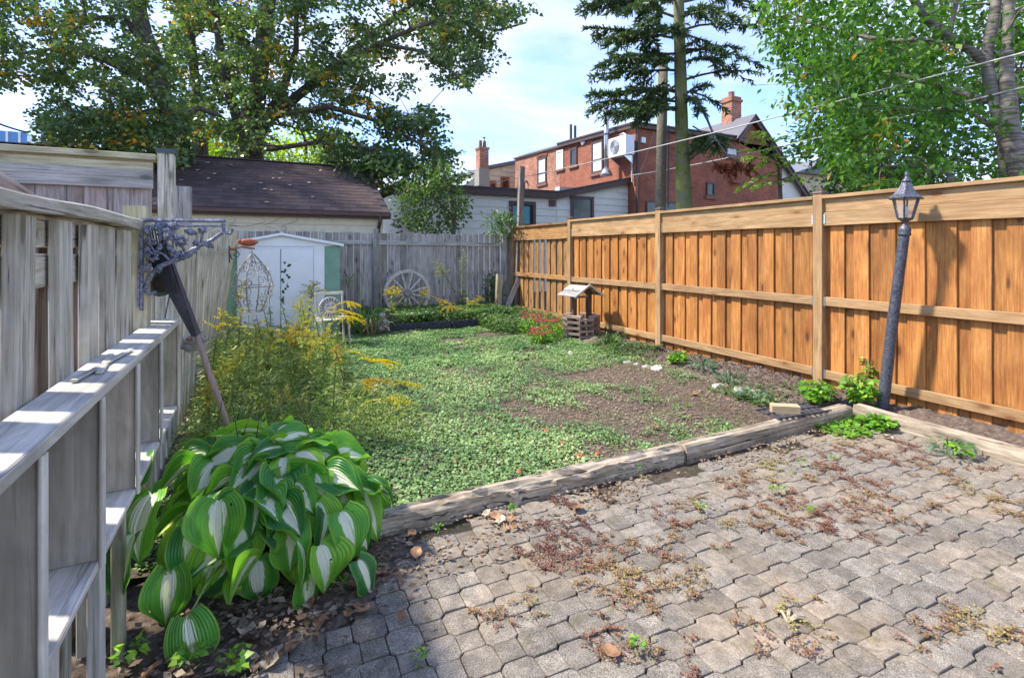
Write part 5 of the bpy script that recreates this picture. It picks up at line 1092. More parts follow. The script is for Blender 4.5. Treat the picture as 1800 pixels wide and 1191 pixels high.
# --- cherry tree, right, near
Dc = 6.3
cw = [to_ground(limb_px([(1806, 345, 23), (1792, 285, 18), (1774, 215, 14), (1768, 150, 11, 6.4), (1772, 60, 8, 6.5), (1775, -80, 7, 6.6)], Dc)),
      limb_px([(1790, 290, 13), (1758, 215, 11, 6.4), (1742, 150, 10, 6.5), (1735, 95, 9, 6.6), (1748, 30, 9, 6.7), (1762, -60, 7, 6.8)], Dc),
      limb_px([(1738, 112, 8, 6.6), (1695, 78, 7.5, 6.6), (1655, 58, 9, 6.5), (1618, 20, 7, 6.5), (1590, -25, 5, 6.5)], Dc),
      limb_px([(1745, 180, 6, 6.5), (1680, 160, 5, 6.8), (1625, 142, 4.5, 7), (1570, 130, 3.5, 7.2), (1520, 90, 2, 7.4)], Dc),
      limb_px([(1625, 70, 4, 6.5), (1570, 72, 3.5, 7), (1500, 62, 3, 7.4), (1430, 42, 2.2, 7.8), (1370, 30, 1.5, 8)], Dc),
      limb_px([(1700, 345, 6, 6.8), (1665, 302, 5, 6.9), (1615, 290, 4, 7), (1560, 292, 2, 7.2)], Dc),
      limb_px([(1770, 340, 12, 7), (1768, 260, 11, 7.1), (1760, 180, 9, 7.2)], Dc),
      limb_px([(1670, 60, 4, 6.5), (1680, 10, 3.5, 6.4), (1668, -40, 3, 6.4)], Dc), limb_px([(1765, 240, 4, 6.4), (1700, 190, 3, 6.6), (1640, 200, 2.4, 6.7)], Dc)]
def xminc(y): return np.interp(y, [-150, 0, 50, 100, 150, 200, 250, 300, 335], [1330, 1325, 1312, 1345, 1360, 1395, 1420, 1450, 1500])
def cgap(px, py): return noise.noise(Vector((px*.02, py*.022, 14.2))) > .30 or (px > 1700 and random.random() < .55) 
cl = sample(760, (1320, 1980), (-140, 345), (5.9, 8.8), lambda x, y: x > xminc(y)+random.random()*45 and not cgap(x, y))
cl += sample(240, (1330, 1560), (-20, 300), (7.5, 9.5), lambda x, y: x > xminc(y)+random.random()*30)
tree('cherry_tree', 'cherry tree with pale banded trunks and glossy green leaves over the cedar fence at right', cw, cl, (.075, .125, .05), 'oval', Mt['cherry'], Mt['cherrybark'], (at(1800, 440, Dc).x, at(1800, 440, Dc).y, 0), 13, .21, .8, .016, .5, twigevery=2)
for k, (xa, xb, ya, yb, da, db, lab) in enumerate(((1370, 1650, 60, 335, 10.5, 14, 'dark leafy tree mass behind the cherry tree'), (1620, 1950, -60, 330, 10.5, 14, 'leafy tree behind the cherry trunks at the right edge'))):
    cl = sample(420, (xa, xb), (ya, yb), (da, db), lambda x, y: (k == 1 or (x > 1385+random.random()*60)) and noise.noise(Vector((x*.02, y*.02, 8+k))) < .32)
    pm = (xa+xb)/2; tree('leafy_tree', lab, [to_ground(limb_px([(pm, 360, 9), (pm-5, 250, 7), (pm+8, 120, 4)], 12.5))], cl, (.10, .17, 0), 'dia', Mt['backtree'], Mt['bark'], (at(pm, 440, 12.5).x, at(pm, 440, 12.5).y, 0), 26, .42, .8, .025, .3, twigevery=3)
# --- spruce
def sprays(name, tree_, lines, mat, nl=.085, dens=1.0, droop=.38):
    P = []; D = []
    for pts, spread in lines:
        for a, b in zip(pts[:-1], pts[1:]):
            L = (b-a).length; n = max(1, int(L/.06*dens))
            for i in range(n):
                base = a.lerp(b, random.random()); ax_ = (b-a).normalized(); sd = ax_.cross(Vector((0, 0, 1))); sd = sd.normalized()*random.choice((-1, 1)); L2 = spread*random.uniform(.4, 1.1)
                dirn = (ax_*.8+sd*.9+Vector((0, 0, -droop*random.uniform(.2, 1.3)))).normalized(); kk = int(L2/.016)
                for j in range(kk):
                    t_ = j/max(1, kk); p = base+dirn*(L2*t_)+Vector((0, 0, -droop*.3*L2*t_*t_)); P.append(p)
                    r_ = Vector((random.uniform(-1, 1), random.uniform(-1, 1), random.uniform(-1, 1))).normalized(); D.append((dirn*.8+r_*.7))
    P = np.array([tuple(p) for p in P]); D = np.array([tuple(p) for p in D]); print(name, 'needles', len(P))
    base = np.clip(.5+.5*np.array([noise.noise(Vector(p)*1.6) for p in P[::1]]), 0, 1) if len(P) < 200000 else rng.random(len(P))
    cloud(name, P, D, rdir(len(P)), rng.uniform(nl*.8, nl*1.6, len(P)), 'needleleaf', mat, tree_, base*.6+rng.random(len(P))*.4)
SHAPES['needleleaf'] = ([(0, .16, 0), (1, .08, 0), (1, -.08, 0), (0, -.16, 0)], [(0, 1, 2, 3)])
Dp = 12.0
sp = thing('spruce_tree', 'tall spruce with mossy green trunk and drooping sparse boughs before the brick house', 'tree', (at(1202, 440, Dp).x, at(1202, 440, Dp).y, 0))
tk = to_ground(limb_px([(1203, 365, 14), (1199, 260, 11.5), (1196, 130, 10.3), (1193, 0, 9), (1190, -150, 8), (1188, -300, 5)], Dp))
m = MB(); P_ = []; R_ = []
for a, b in zip(tk[:-1], tk[1:]):
    for k in range(5): f = k/5; P_.append(Vector(a[:3]).lerp(Vector(b[:3]), f)); R_.append(a[3]*(1-f)+b[3]*f+random.uniform(-.004, .006))
m.tube(P_, R_, 14); m.build('trunk', Mt['sprucebark'], sp, smooth=True)
bl = []   # boughs: (start px y, end px, mid sag, depth offset, spread, leafy part)
sb = [(-40, 1020, -30, -.8, .42), (5, 1040, 15, -.5, .42), (40, 1000, -20, .6, .4), (60, 1065, 75, -.9, .42), (75, 1050, 60, .8, .40), (100, 1055, 120, -.3, .42), (115, 1090, 105, -1.2, .36), (130, 1048, 140, .5, .40), (165, 1045, 175, -.6, .40), (170, 1110, 165, 1.0, .36), (185, 1050, 190, -.2, .36), (195, 1090, 200, -1.0, .34), (150, 1120, 215, .9, .30),
      (20, 1140, -10, 1.4, .4), (-10, 1110, 20, -1.4, .4), (70, 1130, 45, -1.5, .36), (-60, 1090, -50, .9, .45), (120, 1145, 100, 1.3, .34), (175, 1130, 205, -.8, .32), (200, 1070, 210, .2, .30)]
sbr = [(-30, 1300, -25, .6, .34), (10, 1330, 20, -.6, .26), (30, 1290, 45, 1.1, .30), (60, 1335, 62, .2, .22), (70, 1270, 100, -.9, .30), (105, 1300, 95, .4, .20), (120, 1262, 112, -.9, .30), (-70, 1260, -40, -1, .4), (165, 1280, 205, -.3, .16), (180, 1245, 160, .6, .2), (150, 1340, 140, .3, .14), (95, 1340, 125, -.6, .15), (170, 1235, 205, -.8, .26), (40, 1250, 20, -1.3, .34)]
mb = MB(); lines = []
for lst, s in ((sb, -1), (sbr, 1)):
    for y0, x1, y1, dz_, spd in lst:
        a = at(1196, y0-6, Dp); b = at(x1, y1-10, Dp+dz_*.9); L = (b-a).length
        pts = bez(a, b, Vector((0, 0, -.10*L if s < 0 else -.04*L))+Vector((0, 0, .12*L)), 8); pts = [p+Vector((random.uniform(-.03, .03),)*3) for p in pts]
        mb.tube(pts, [.035*(1-.85*k/8) for k in range(9)], 5, caps=False)
        lo = 2 if s < 0 else 3; lines.append((pts[lo:], spd))
        for q in range(4 if s < 0 else 3):
            k = random.randint(2, 6); sdv = (pts[k+1]-pts[k]).normalized(); pr = Vector((random.uniform(-1, 1), random.uniform(-1, 1), random.uniform(-.8, .1))).normalized(); e = pts[k]+(sdv+pr*.9).normalized()*L*random.uniform(.2, .34); sp_pts = bez(pts[k], e, Vector((0, 0, -.04)), 3)
            mb.tube(sp_pts, [.014, .01, .006, .003], 4, caps=False); lines.append((sp_pts[1:], spd*.75))
for k in range(26):
    y0 = random.uniform(120, 350); a = at(1198, y0, Dp); mb.tube([a, a+Vector((random.uniform(-1, 1), random.uniform(-1, 1), random.uniform(-.2, .3))).normalized()*random.uniform(.2, .34)], [.014, .005], 4, caps=False)
mb.build('branches', Mt['bark'], sp)['kind'] = 'stuff'
sprays('needle_sprays', sp, lines, Mt['needle'], dens=1.55)
# low broken bough on the right with brown needles
a = at(1206, 285, Dp); pts = bez(a, at(1258, 245, 11.4), Vector((0, 0, 0)), 4); m = MB(); m.tube(pts, [.04, .035, .03, .025, .02], 6)
p2 = [at(1222, 170, 12), at(1243, 210, 11.6), at(1258, 245, 11.4), at(1280, 275, 11.2), at(1305, 288, 11)]; m.tube(p2, [.03, .026, .022, .016, .008], 6); p3 = [at(1218, 222, 12), at(1255, 245, 11.5), at(1290, 262, 11.2)]; m.tube(p3, [.02, .015, .008], 5); m.build('broken_bough', Mt['cherrybark'], sp, smooth=True)
L3 = [(bez(at(1215+k*7, 232+(k % 3)*5, 11.8), at(1225+k*8, 268-(k % 4)*7, 11.5), Vector((0, 0, 0)), 3), .26) for k in range(8)]
sprays('needle_sprays', sp, L3, Mt['needle'], dens=1.6)
L4 = [(bez(at(1252+k*8, 282, 11.3), at(1260+k*9, 300+random.uniform(-8, 8), 11.2), Vector((0, 0, 0)), 3), .2) for k in range(9)]
sprays('dead_needles', sp, L4, Mt['deadneedle'], dens=1.8)
lt = thing('light_green_conifer', 'light green feathery bough in front of the brick gable', 'tree', (at(1345, 440, 10.5).x, at(1345, 440, 10.5).y, 0))
m = MB(); L5 = []; s0 = at(1372, 345, 10.6); g0_ = Vector((s0.x, s0.y, 0)); m.tube([g0_, s0, at(1368, 290, 10.6), at(1350, 235, 10.6)], [.05, .04, .03, .01], 6)
for (xa, ya, xb, yb) in ((1368, 300, 1296, 332), (1369, 310, 1318, 318), (1366, 290, 1305, 275), (1364, 275, 1310, 262), (1362, 262, 1318, 245), (1358, 250, 1325, 232), (1368, 320, 1330, 328), (1368, 300, 1400, 285), (1366, 280, 1395, 262), (1369, 318, 1410, 312), (1366, 270, 1340, 290), (1360, 250, 1385, 240)):
    p = bez(at(xa, ya, 10.6), at(xb, yb, 10.2+random.uniform(-.4, .6)), Vector((0, 0, .05)), 4); m.tube(p, [.012, .01, .008, .005, .003], 4, caps=False); L5.append((p, .20))
m.build('stem', Mt['bark'], lt); sprays('sprays', lt, L5, Mt['ltneedle'], dens=1.2, nl=.06)
# ================================================================== GROUND COVER (uncountable)
def cover(name, n, x0, x1, y0, y1, dens, zfn, size, shape, mat, up=1.2, zr=.03, label=None, cat='ground cover', dz=(-.2, .3)):
    P = []
    for _ in range(n):
        d = None; x = random.uniform(x0, x1); y = random.uniform(y0, y1)
        if random.random() > dens(x, y): continue
        P.append((x, y, zfn(x, y)+random.random()*zr))
    P = np.array(P); k = len(P); print(name, k)
    Dd = rdir(k, *dz); Nn = rdir(k)*.6+np.array([0, 0, up])
    pn = np.array([.5+.8*fbm(p[0], p[1], 1.2, 6) for p in P]); rn = np.clip(pn*.5+rng.random(k)*.5, 0, .96); sz = rng.uniform(size[0], size[1], k)
    rn = np.where(rng.random(k) < .012, 1.0, rn)
    o = cloud(name, P, Dd, Nn, sz, shape, mat, None, rn); return tag(o, label, cat, None, 'stuff')
def lz(x, y): return .02+lawn_h(x, y)
def bare(x, y):      # worn patch toward the patio corner
    b = math.exp(-(((x-4.0)/1.0)**2+((y-3.7)/.75)**2)); b2 = .75*math.exp(-(((x-4.3)/.7)**2+((y-4.9)/.5)**2)); b3 = .6*math.exp(-(((x-2.3)/.5)**2+((y-3.1)/.22)**2))+.45*max(0, min(1, fbm(x, y, 1.5, 77)*3))*(x > 2); return b+b2+b3
def ldens(x, y):
    edge = 1 if x < 4.4 else max(0, 1-(x-4.4)/.3)
    q = .72+.75*fbm(x, y, 1.7, 1)+.5*fbm(x, y, 6, 3)-1.3*bare(x, y); q += .25*(x < 2.2)+.3*(y < 3.6 and x < 2.6); return max(.0, min(1, q))*edge
def near(x, y): return min(1, (4.6/(max(2.8, y)))**1.1)
cover('ivy_ground_cover', 260000, -.5, 4.75, 2.88, 9.0, lambda x, y: ldens(x, y)*near(x, y), lz, (.009, .026), 'round', Mt['cover'], .9, .045, 'low creeping round leaved plants covering the lawn')
cover('far_ground_cover', 40000, .6, 4.75, 6.0, 9.05, lambda x, y: ldens(x, y), lz, (.025, .045), 'round', Mt['cover'], 1.6, .035, 'creeping ground cover in the far half of the lawn')
cover('lawn_grass', 26000, -.3, 4.7, 2.88, 8.8, lambda x, y: max(0, min(1, .08+1.2*fbm(x, y, 2.6, 50)))*near(x, y), lz, (.03, .07), 'needle', Mt['grassblade'], .2, .01, 'sparse thin grass blades among the creeping lawn plants', dz=(.3, 1))
cover('lawn_litter', 30000, .2, 4.8, 2.88, 8.5, lambda x, y: min(1, .26+.3*fbm(x, y, 3, 40)+bare(x, y)*1.2), lambda x, y: lz(x, y)+.012*(1-min(1, bare(x, y)*3)), (.010, .034), 'dia', Mt['coverdry'], 2, .012, 'brown plant litter on the worn part of the lawn')
# reddish creeping sedum in the joints of the patio
def sed(x, y):
    a = fbm(x, y, 1.9, 12)+.35*fbm(x, y, 7, 2)-.22*(x < 1.3); b = 1 if a > .42 else (.0 if a < .20 else (a-.20)/.22*.5)
    for cx, cy, r in ((1.55, 1.75, .28), (1.2, 1.55, .2), (1.9, 1.35, .22), (2.9, 2.3, .3), (3.2, 1.7, .3), (.95, 1.95, .16), (2.2, 2.25, .2), (3.9, 2.3, .25), (2.55, 1.0, .25)):
        q_ = ((x-cx)/r)**2+((y-cy)/(r*.6))**2
        if q_ < 1.6 and fbm(x, y, 6, 5) > -.12: b = max(b, .95*(1-q_/1.7))
    # prefer the joints
    u = ((x+.6)*math.cos(-ROT)-(y+1.1)*math.sin(-ROT))/(PER/2); v = ((x+.6)*math.sin(-ROT)+(y+1.1)*math.cos(-ROT))/(PER/2); iu, iv = round(u), round(v); oc = (iu % 2 == iv % 2)
    e = max(abs(u-iu), abs(v-iv)); j = 1 if (oc and e > .46) or (not oc and e > .33) else .30
    return b*j
cl_x = lambda x, y: sed(x, y)*(1 if x < 4.8 else 0)*(0 if x < .5 and y > .8 else 1)*min(1, (2.6/max(1.5, math.hypot(x, y)))**.7)
P = []; D = []; RN = []
for _ in range(15000):
    x, y = random.uniform(.1, 4.85), random.uniform(.35, 2.68)
    if random.random() > cl_x(x, y): continue
    tone = .5+.9*fbm(x, y, 1.6, 31)
    for q_ in range(random.randint(2, 4)):
        an = random.random()*2*PI; L = random.uniform(.02, .06); zz = random.uniform(.002, .010)
        for w_ in range(int(L/.0042)):
            an += random.uniform(-.25, .25); x2 = x+math.cos(an)*w_*.0042; y2 = y+math.sin(an)*w_*.0042
            P.append((x2, y2, zz+.004*math.sin(w_*.6)+.003)); D.append((math.cos(an+1.3*(-1)**w_), math.sin(an+1.3*(-1)**w_), random.uniform(0, .7))); RN.append(tone+random.uniform(-.3, .3))
o = cloud('sedum_mat', P, D, rdir(len(P))*.5+np.array([0, 0, 1]), rng.uniform(.005, .0105, len(P)), 'round', Mt['sedum'], None, np.clip(np.array(RN), 0, 1)); tag(o, 'reddish brown creeping sedum mats over the patio joints', 'ground cover', None, 'stuff')
print('sedum', len(P))
cover('edge_litter', 9000, .1, 4.85, 2.1, 2.76, lambda x, y: max(0, .15+.7*fbm(x, y, 3, 9)+(y-2.45)*1.6), lambda x, y: .004, (.010, .035), 'dia', Mt['coverdry'], 1.5, .012, 'dry litter and crumbs along the foot of the timbers')
cover('bed_weeds', 15000, 4.25, 5.2, 3.3, 8.4, lambda x, y: max(0, min(1, .30+1.3*fbm(x, y, 1.6, 21)+.5*(y > 5.6)-2.0*max(0, x-4.85)-.35*(4.1 < y < 5))), lambda x, y: .02+bed_h(x, y)*.9, (.025, .06), 'oval', Mt['shrub'], .9, .07, 'low green weeds along the stone edge of the right bed')
cover('corner_weeds', 900, 4.2, 4.85, 2.45, 2.76, lambda x, y: .5, lambda x, y: .0, (.02, .05), 'round', Mt['brightleaf'], .9, .04, 'small bright weeds at the patio corner')
cover('soil_clods', 9000, 4.6, 5.4, 2.95, 5.8, lambda x, y: .7, lambda x, y: .015+bed_h(x, y), (.012, .03), 'dia', Mt['soil'], .3, .01, 'crumbled soil clods heaped along the fence foot')
cover('bed_undergrowth', 30000, -.5, 1.25, 3.7, 9.2, lambda x, y: min(1, .9-.9*max(0, x-(.75+.15*math.sin(y*2)))*3), lambda x, y: .04, (.03, .065), 'blade', Mt['goldgreen'], .5, .26, 'tangled green undergrowth below the goldenrod along the left fence', dz=(-.5, .95))
cover('raised_bed_plants', 30000, 1.85, 4.6, 9.06, 10.6, lambda x, y: min(1, .55+.9*fbm(x, y, 2, 4)+.3*(x > 3.2)), lambda x, y: .15, (.03, .08), 'oval', Mt['shrub'], .7, .22, 'mixed low green plants in the raised bed below the wagon wheel')
cover('corner_bed_plants', 13000, 3.7, 5.2, 7.9, 10.4, lambda x, y: min(1, .7+.6*fbm(x, y, 2, 14)), lambda x, y: .05, (.03, .075), 'oval', Mt['shrub'], .8, .26, 'low shrubby greenery in the back corner by the cedar fence')
# ================================================================== PLANTS
def goldenrod(name, label, base, h, lean, head, hs=1.0, group=None, dense=1.0, leafm='goldgreen'):
    t = thing(name, label, 'plant', base, 0, group); base = Vector(base); lean = Vector((lean[0], lean[1], 0))
    top = base+Vector((0, 0, h))+lean; pts = []
    for i in range(9): f = i/8; pts.append(base+Vector((0, 0, h*math.sin(f*PI/2*1.0) if lean.length > h*.5 else h*f))+lean*f**1.8)
    if lean.length > h*.5: pts = [base+lean*(i/8)+Vector((0, 0, h*math.sin(min(1, (i/8)*1.05)*PI*.62))) for i in range(9)]
    m = MB(); m.tube(pts, [.0055]*6+[.0045, .0035, .002], 5); m.build('stem', Mt['stem'], t)
    P = []; D = []; S_ = []
    nl = int(95*h*dense)
    for k in range(nl):
        f = random.uniform(.12, .86); i = min(7, int(f*8)); p = pts[i].lerp(pts[i+1], f*8-i); an = random.random()*2*PI
        P.append(p); D.append((math.cos(an), math.sin(an), random.uniform(-.5, .35))); S_.append(random.uniform(.07, .15)*(1.1-f*.5))
    cloud('foliage', np.array([tuple(p) for p in P]), D, rdir(len(P))*.3+np.array([0, 0, 1]), S_, 'blade' if leafm != 'blueleaf' else 'oval', Mt[leafm], t)
    if head:
        P = []; D = []
        n = int(11*hs)
        tdir = (pts[-1]-pts[-3]).normalized()
        for k in range(n):
            f = k/n; i_f = 5.6+2.4*f; i = min(7, int(i_f)); p0 = pts[i].lerp(pts[i+1], i_f-i); an = random.random()*2*PI; L = (.17*(1-f)+.05)*hs*random.uniform(.7, 1.2)
            dr = Vector((math.cos(an), math.sin(an), .25))+tdir*.5+lean.normalized()*.35 if lean.length > 0 else Vector((math.cos(an), math.sin(an), .35)); dr.normalize()
            for j in range(int(L/.003)):
                g_ = j*.003/L; p = p0+dr*(L*g_)+Vector((0, 0, -.35*L*g_*g_)); P.append(p+Vector((random.uniform(-1, 1), random.uniform(-1, 1), random.uniform(-.2, 1.2)))*.008); D.append((random.uniform(-1, 1), random.uniform(-1, 1), random.uniform(0, 1.3)))
        cloud('flower_head', np.array([tuple(p) for p in P]), D, rdir(len(P)), rng.uniform(.011, .021, len(P)), 'dia', Mt[head], t)
    return t
G0 = 'goldenrod plants crowding the bed by the left fence'
var = [goldenrod('goldenrod', 'one of the dull yellow-green goldenrods packed in the left bed thicket', (.0, 5.0, 0), .80, (.16, .05), 'golddull', 1.1, G0), goldenrod('goldenrod', 'one of the dull yellow-green goldenrods packed in the left bed thicket', (.3, 5.6, 0), .70, (.2, -.1), None, .9, G0, 1.2),
       goldenrod('goldenrod', 'one of the dull yellow-green goldenrods packed in the left bed thicket', (.1, 6.0, 0), .85, (-.1, -.1), None, 1, G0, 1.3), goldenrod('goldenrod', 'one of the dull yellow-green goldenrods packed in the left bed thicket', (.4, 6.5, 0), .62, (.1, -.2), 'goldbrown', 1.1, G0)]
for k in range(44):
    v = random.choice(var+[var[1], var[2]]); y = random.uniform(4.1, 8.3); x = random.uniform(-.38, .55 if y < 5.2 else .85); b = Vector(v.matrix_basis.translation)
    s = random.uniform(.75, 1.08)*(1.0 if y > 5 else .8); M = Matrix.Translation((x, y, 0)) @ Matrix.Rotation(random.uniform(-1.2, 1.2), 4, 'Z') @ Matrix.Scale(s, 4); copy_tree(v, M)
goldenrod('goldenrod', 'bright yellow goldenrod spilling over the white chair legs', gr(560, 625), .62, (.38, .06), 'gold', 1.5); 
for k, (px, py, hh, lx, ly, hd, sz, lab) in enumerate((
    (540, 600, .98, .10, .0, 'golddull', 1.9, 'tallest feathery pale goldenrod in front of the shed door gap'),
    (575, 612, .70, .35, -.05, 'gold', 1.6, 'bright golden flower spray in front of the chair seat'),
    (395, 640, 1.12, .25, .0, 'gold', 1.2, 'goldenrod arching in front of the green shed corner'),
    (372, 680, .85, .12, -.1, 'gold', 1.2, 'goldenrod directly right of the rake handle'),
    (585, 615, .50, .22, -.12, 'gold', 1.9, 'brightest yellow goldenrod tuft beside the chair seat'),
    (600, 705, .34, .45, .12, 'gold', 1.9, 'goldenrod leaning low over the lawn with a bright yellow tip'),
    (600, 760, .26, .42, -.22, 'golddull', 1.5, 'sprawling goldenrod lying on the lawn right of the hosta'),
    (620, 745, .30, .50, -.05, 'golddull', 1.3, 'olive sprawling goldenrod behind the hosta on the lawn'),
    (590, 735, .34, .30, -.15, 'goldbrown', 1.4, 'browning goldenrod just behind the hosta'),
    (500, 690, .62, .1, .1, 'goldbrown', 1.5, 'brown-gold goldenrod behind the hosta middle'),
    (540, 700, .66, .05, -.05, 'golddull', 1.6, 'goldenrod with pale bare stem behind the hosta'),
    (345, 700, .70, -.05, -.1, 'gold', 1.0, 'goldenrod by the shelving end and fence'),
    (450, 690, .72, .0, .1, 'golddull', 1.5, 'goldenrod in the middle of the left bed'))):
    goldenrod('goldenrod', lab, gr(px, py), hh, (lx, ly), hd, sz)
for k, (X, Y, hh, lx, ly, hd, sz, lab) in enumerate((
    (onY(700, 560, 10.2).x, 10.2, .62, -.18, 0, 'gold', 1.5, 'goldenrod bowing yellow across the wagon wheel hub'), (onY(735, 560, 10.15).x, 10.15, .60, .14, 0, 'gold', 1.2, 'goldenrod right of the wagon wheel'),
    (onY(716, 560, 10.1).x, 10.1, .66, -.25, 0, 'gold', 1.3, 'second yellow plume lying over the wagon wheel spokes'),
    (onY(808, 560, 10.3).x, 10.3, 1.18, -.55, .1, 'golddull', 1.3, 'tall goldenrod bending left in front of the grey fence'), (onY(813, 560, 10.3).x, 10.3, 1.40, .02, .0, 'golddull', .9, 'tallest upright thin goldenrod reaching the grey fence top'),
    (onY(770, 575, 9.7).x, 9.7, .40, .05, -.1, 'goldbrown', 1.6, 'orange-brown goldenrod over the right edging panel'), (onY(790, 575, 9.5).x, 9.5, .30, -.05, -.15, 'goldbrown', 1.7, 'golden brown plume hanging over the black edging'),
    (onY(815, 572, 9.8).x, 9.8, .34, .1, -.1, 'golddull', 1.5, 'straw coloured plant right of the edging'), (onY(835, 570, 9.8).x, 9.8, .42, .1, 0, 'goldbrown', 1.0, 'pale browned plant near the stub post'),
    (onY(688, 570, 9.9).x, 9.9, .66, .03, 0, None, 1, 'leafy green stem left of the wagon wheel'))):
    goldenrod('goldenrod', lab, (X, Y, .13), hh, (lx, ly), hd, sz, None, 1.4)
for k, (px, py, hh, lab) in enumerate(((690, 575, .42, 'low leafy stem in front of the left wheel rim'), (722, 575, .38, 'leafy stem under the wagon wheel hub'), (752, 572, .45, 'leafy stem before the right wheel rim'), (640, 560, .5, 'leafy stem behind the daylilies'))):
    goldenrod('leafy_plant', lab, (onY(px, py, 10.05).x, 10.05, .13), hh, (.05*(-1)**k, 0), None, 1, None, 2.6)
# milkweed-like bright whorled stem by the chair, tall purple-green asters, maroon bloom
goldenrod('milkweed_plant', 'bright green whorled leafy stem in front of the white chair foot', gr(580, 645), .36, (.02, 0), None, 1, None, 2.2, 'brightleaf')
t = thing('maroon_flower_plant', 'dark red daisy-like flowers in front of the green shed corner', 'plant', gr(432, 640, 0)); b0 = gr(432, 640, 0); m = MB(); P = []; D = []
for (px, py) in ((412, 577), (431, 567), (434, 579), (447, 563), (427, 583)):
    p = at(px, py, 6.8); m.tube([b0, b0.lerp(p, .6), p], .004, 4)
    for j in range(26): an = random.random()*6.3; P.append(tuple(p)); D.append((math.cos(an), math.sin(an), random.uniform(-.2, .5)))
m.build('stem', Mt['stem'], t); cloud('petals', P, D, np.tile([[0, 0, 1.]], (len(P), 1)), .045, 'blade', Mt['maroon'], t)
# daylily clump
def grass_clump(name, label, c, n, L, mat, cat='plant', spread=.16, w=.014):
    t = thing(name, label, cat, c); m = MB(); c = Vector(c)
    for k in range(n):
        an = random.random()*2*PI; r = random.random()*spread; b = c+Vector((math.cos(an)*r, math.sin(an)*r*.7, 0)); an2 = an+random.uniform(-.6, .6); o_ = Vector((math.cos(an2), math.sin(an2), 0)); l_ = L*random.uniform(.6, 1.15); hh = random.uniform(.45, .95); sd = Vector((-o_.y, o_.x, 0))*w*random.uniform(.6, 1.1); vs = []; fs = []
        for i in range(6): f = i/5; p = b+o_*(l_*.85*f*(1.2-hh*.6))+Vector((0, 0, l_*hh*(math.sin(f*PI*.72)))); q_ = sd*(1-f)**.6; vs += [p-q_, p+q_+Vector((0, 0, .004))]
        for i in range(5): fs.append((2*i, 2*i+1, 2*i+3, 2*i+2))
        m.add(vs, fs)
    o = m.build('leaves', mat, t); me = o.data; a = me.attributes.new('rnd', 'FLOAT', 'POINT'); a.data.foreach_set('value', np.repeat(rng.random(n), 12).astype(np.float32)); return t
for k, (px, py, n, L, mt, lab) in enumerate(((640, 590, 120, .50, 'brightleaf', 'dense daylily clump between the chair and the edging'), (655, 594, 50, .5, 'coverdry', 'straw coloured drooping daylily blades beside the edging'), (668, 588, 60, .42, 'brightleaf', 'daylily clump right in front of the statue'), (985, 590, 60, .36, 'brightleaf', 'strappy green clump left of the wishing well'), (1075, 612, 60, .28, 'shrub', 'grassy clump right of the wishing well'))):
    grass_clump('daylily', lab, gr(px, py, .02), n, L, Mt[mt])
# leafy plants
def leafy(name, label, c, n, r, h, size, shape, mat, cat='plant', group=None, stems=5):
    t = thing(name, label, cat, c, 0, group); c = Vector(c); P = []; D = []
    m = MB()
    for k in range(stems):
        an = random.random()*6.3; e = c+Vector((math.cos(an)*r*.7, math.sin(an)*r*.7, h*random.uniform(.6, 1))); m.tube([c, c.lerp(e, .5)+Vector((0, 0, h*.1)), e], .004, 4)
    m.build('stem', Mt['stem'], t)
    for k in range(n): v = rdir(1)[0]*(random.random()**.4); P.append((c.x+v[0]*r, c.y+v[1]*r, c.z+.04+(v[2]*.5+.5)*h)); D.append((v[0], v[1], random.uniform(-.5, .3)))
    cloud('leaves', P, D, rdir(n)*.6+np.array([0, 0, 1]), rng.uniform(size[0], size[1], n), shape, mat, t); return t
leafy('leafy_weed', 'bright green bushy weed at the foot of the second cedar post', gr(1437, 712, .06), 230, .13, .20, (.035, .07), 'maple', Mt['brightleaf'])
leafy('leafy_weed', 'green leafy plant growing against the lamp post base', gr(1512, 712, .06), 200, .14, .26, (.04, .075), 'maple', Mt['brightleaf'])
leafy('leafy_weed', 'taller sprig behind the lamp post weed', gr(1524, 700, .06), 60, .05, .40, (.04, .07), 'oval', Mt['brightleaf'])
leafy('leafy_weed', 'low bright weed beneath the timber corner', gr(1545, 752, 0), 90, .12, .05, (.03, .06), 'round', Mt['brightleaf'])
leafy('leafy_weed', 'pale green weed halfway along the bed by the dirt heap', gr(1190, 642, .05), 120, .12, .14, (.04, .07), 'maple', Mt['brightleaf'])
leafy('blue_green_plant', 'blue-green strappy plant on the bed edge', gr(1235, 655, .05), 130, .17, .12, (.06, .11), 'blade', Mt['blueleaf'])
leafy('blue_green_plant', 'blue-green trailing leaves along the bed nearer the block', gr(1285, 672, .04), 120, .16, .07, (.05, .09), 'blade', Mt['blueleaf'])
leafy('blue_green_plant', 'silvery wilted plant left of the pine block', gr(1325, 700, .04), 80, .14, .05, (.05, .09), 'blade', Mt['blueleaf'])
leafy('blue_green_plant', 'silvery wilted plant against the pale timber on the patio', gr(1668, 800, .0), 90, .15, .07, (.04, .09), 'blade', Mt['blueleaf'])
leafy('leafy_weed', 'single bright weed against the pale timber at right', gr(1690, 805, 0), 20, .05, .09, (.05, .09), 'oval', Mt['brightleaf'])
for k, (px, py) in enumerate(((330, 1175), (232, 1168), (412, 1185), (490, 1000))): leafy('tiny_weed', ['small low weed beneath the lowest hosta leaf', 'small ivy-like weed at the foot of the mossy leg', 'bright tiny weed at the bottom edge of the photo', 'small weed at the hosta foot'][k], gr(px, py), 30, .05, .04, (.025, .04), 'maple', Mt['brightleaf'])
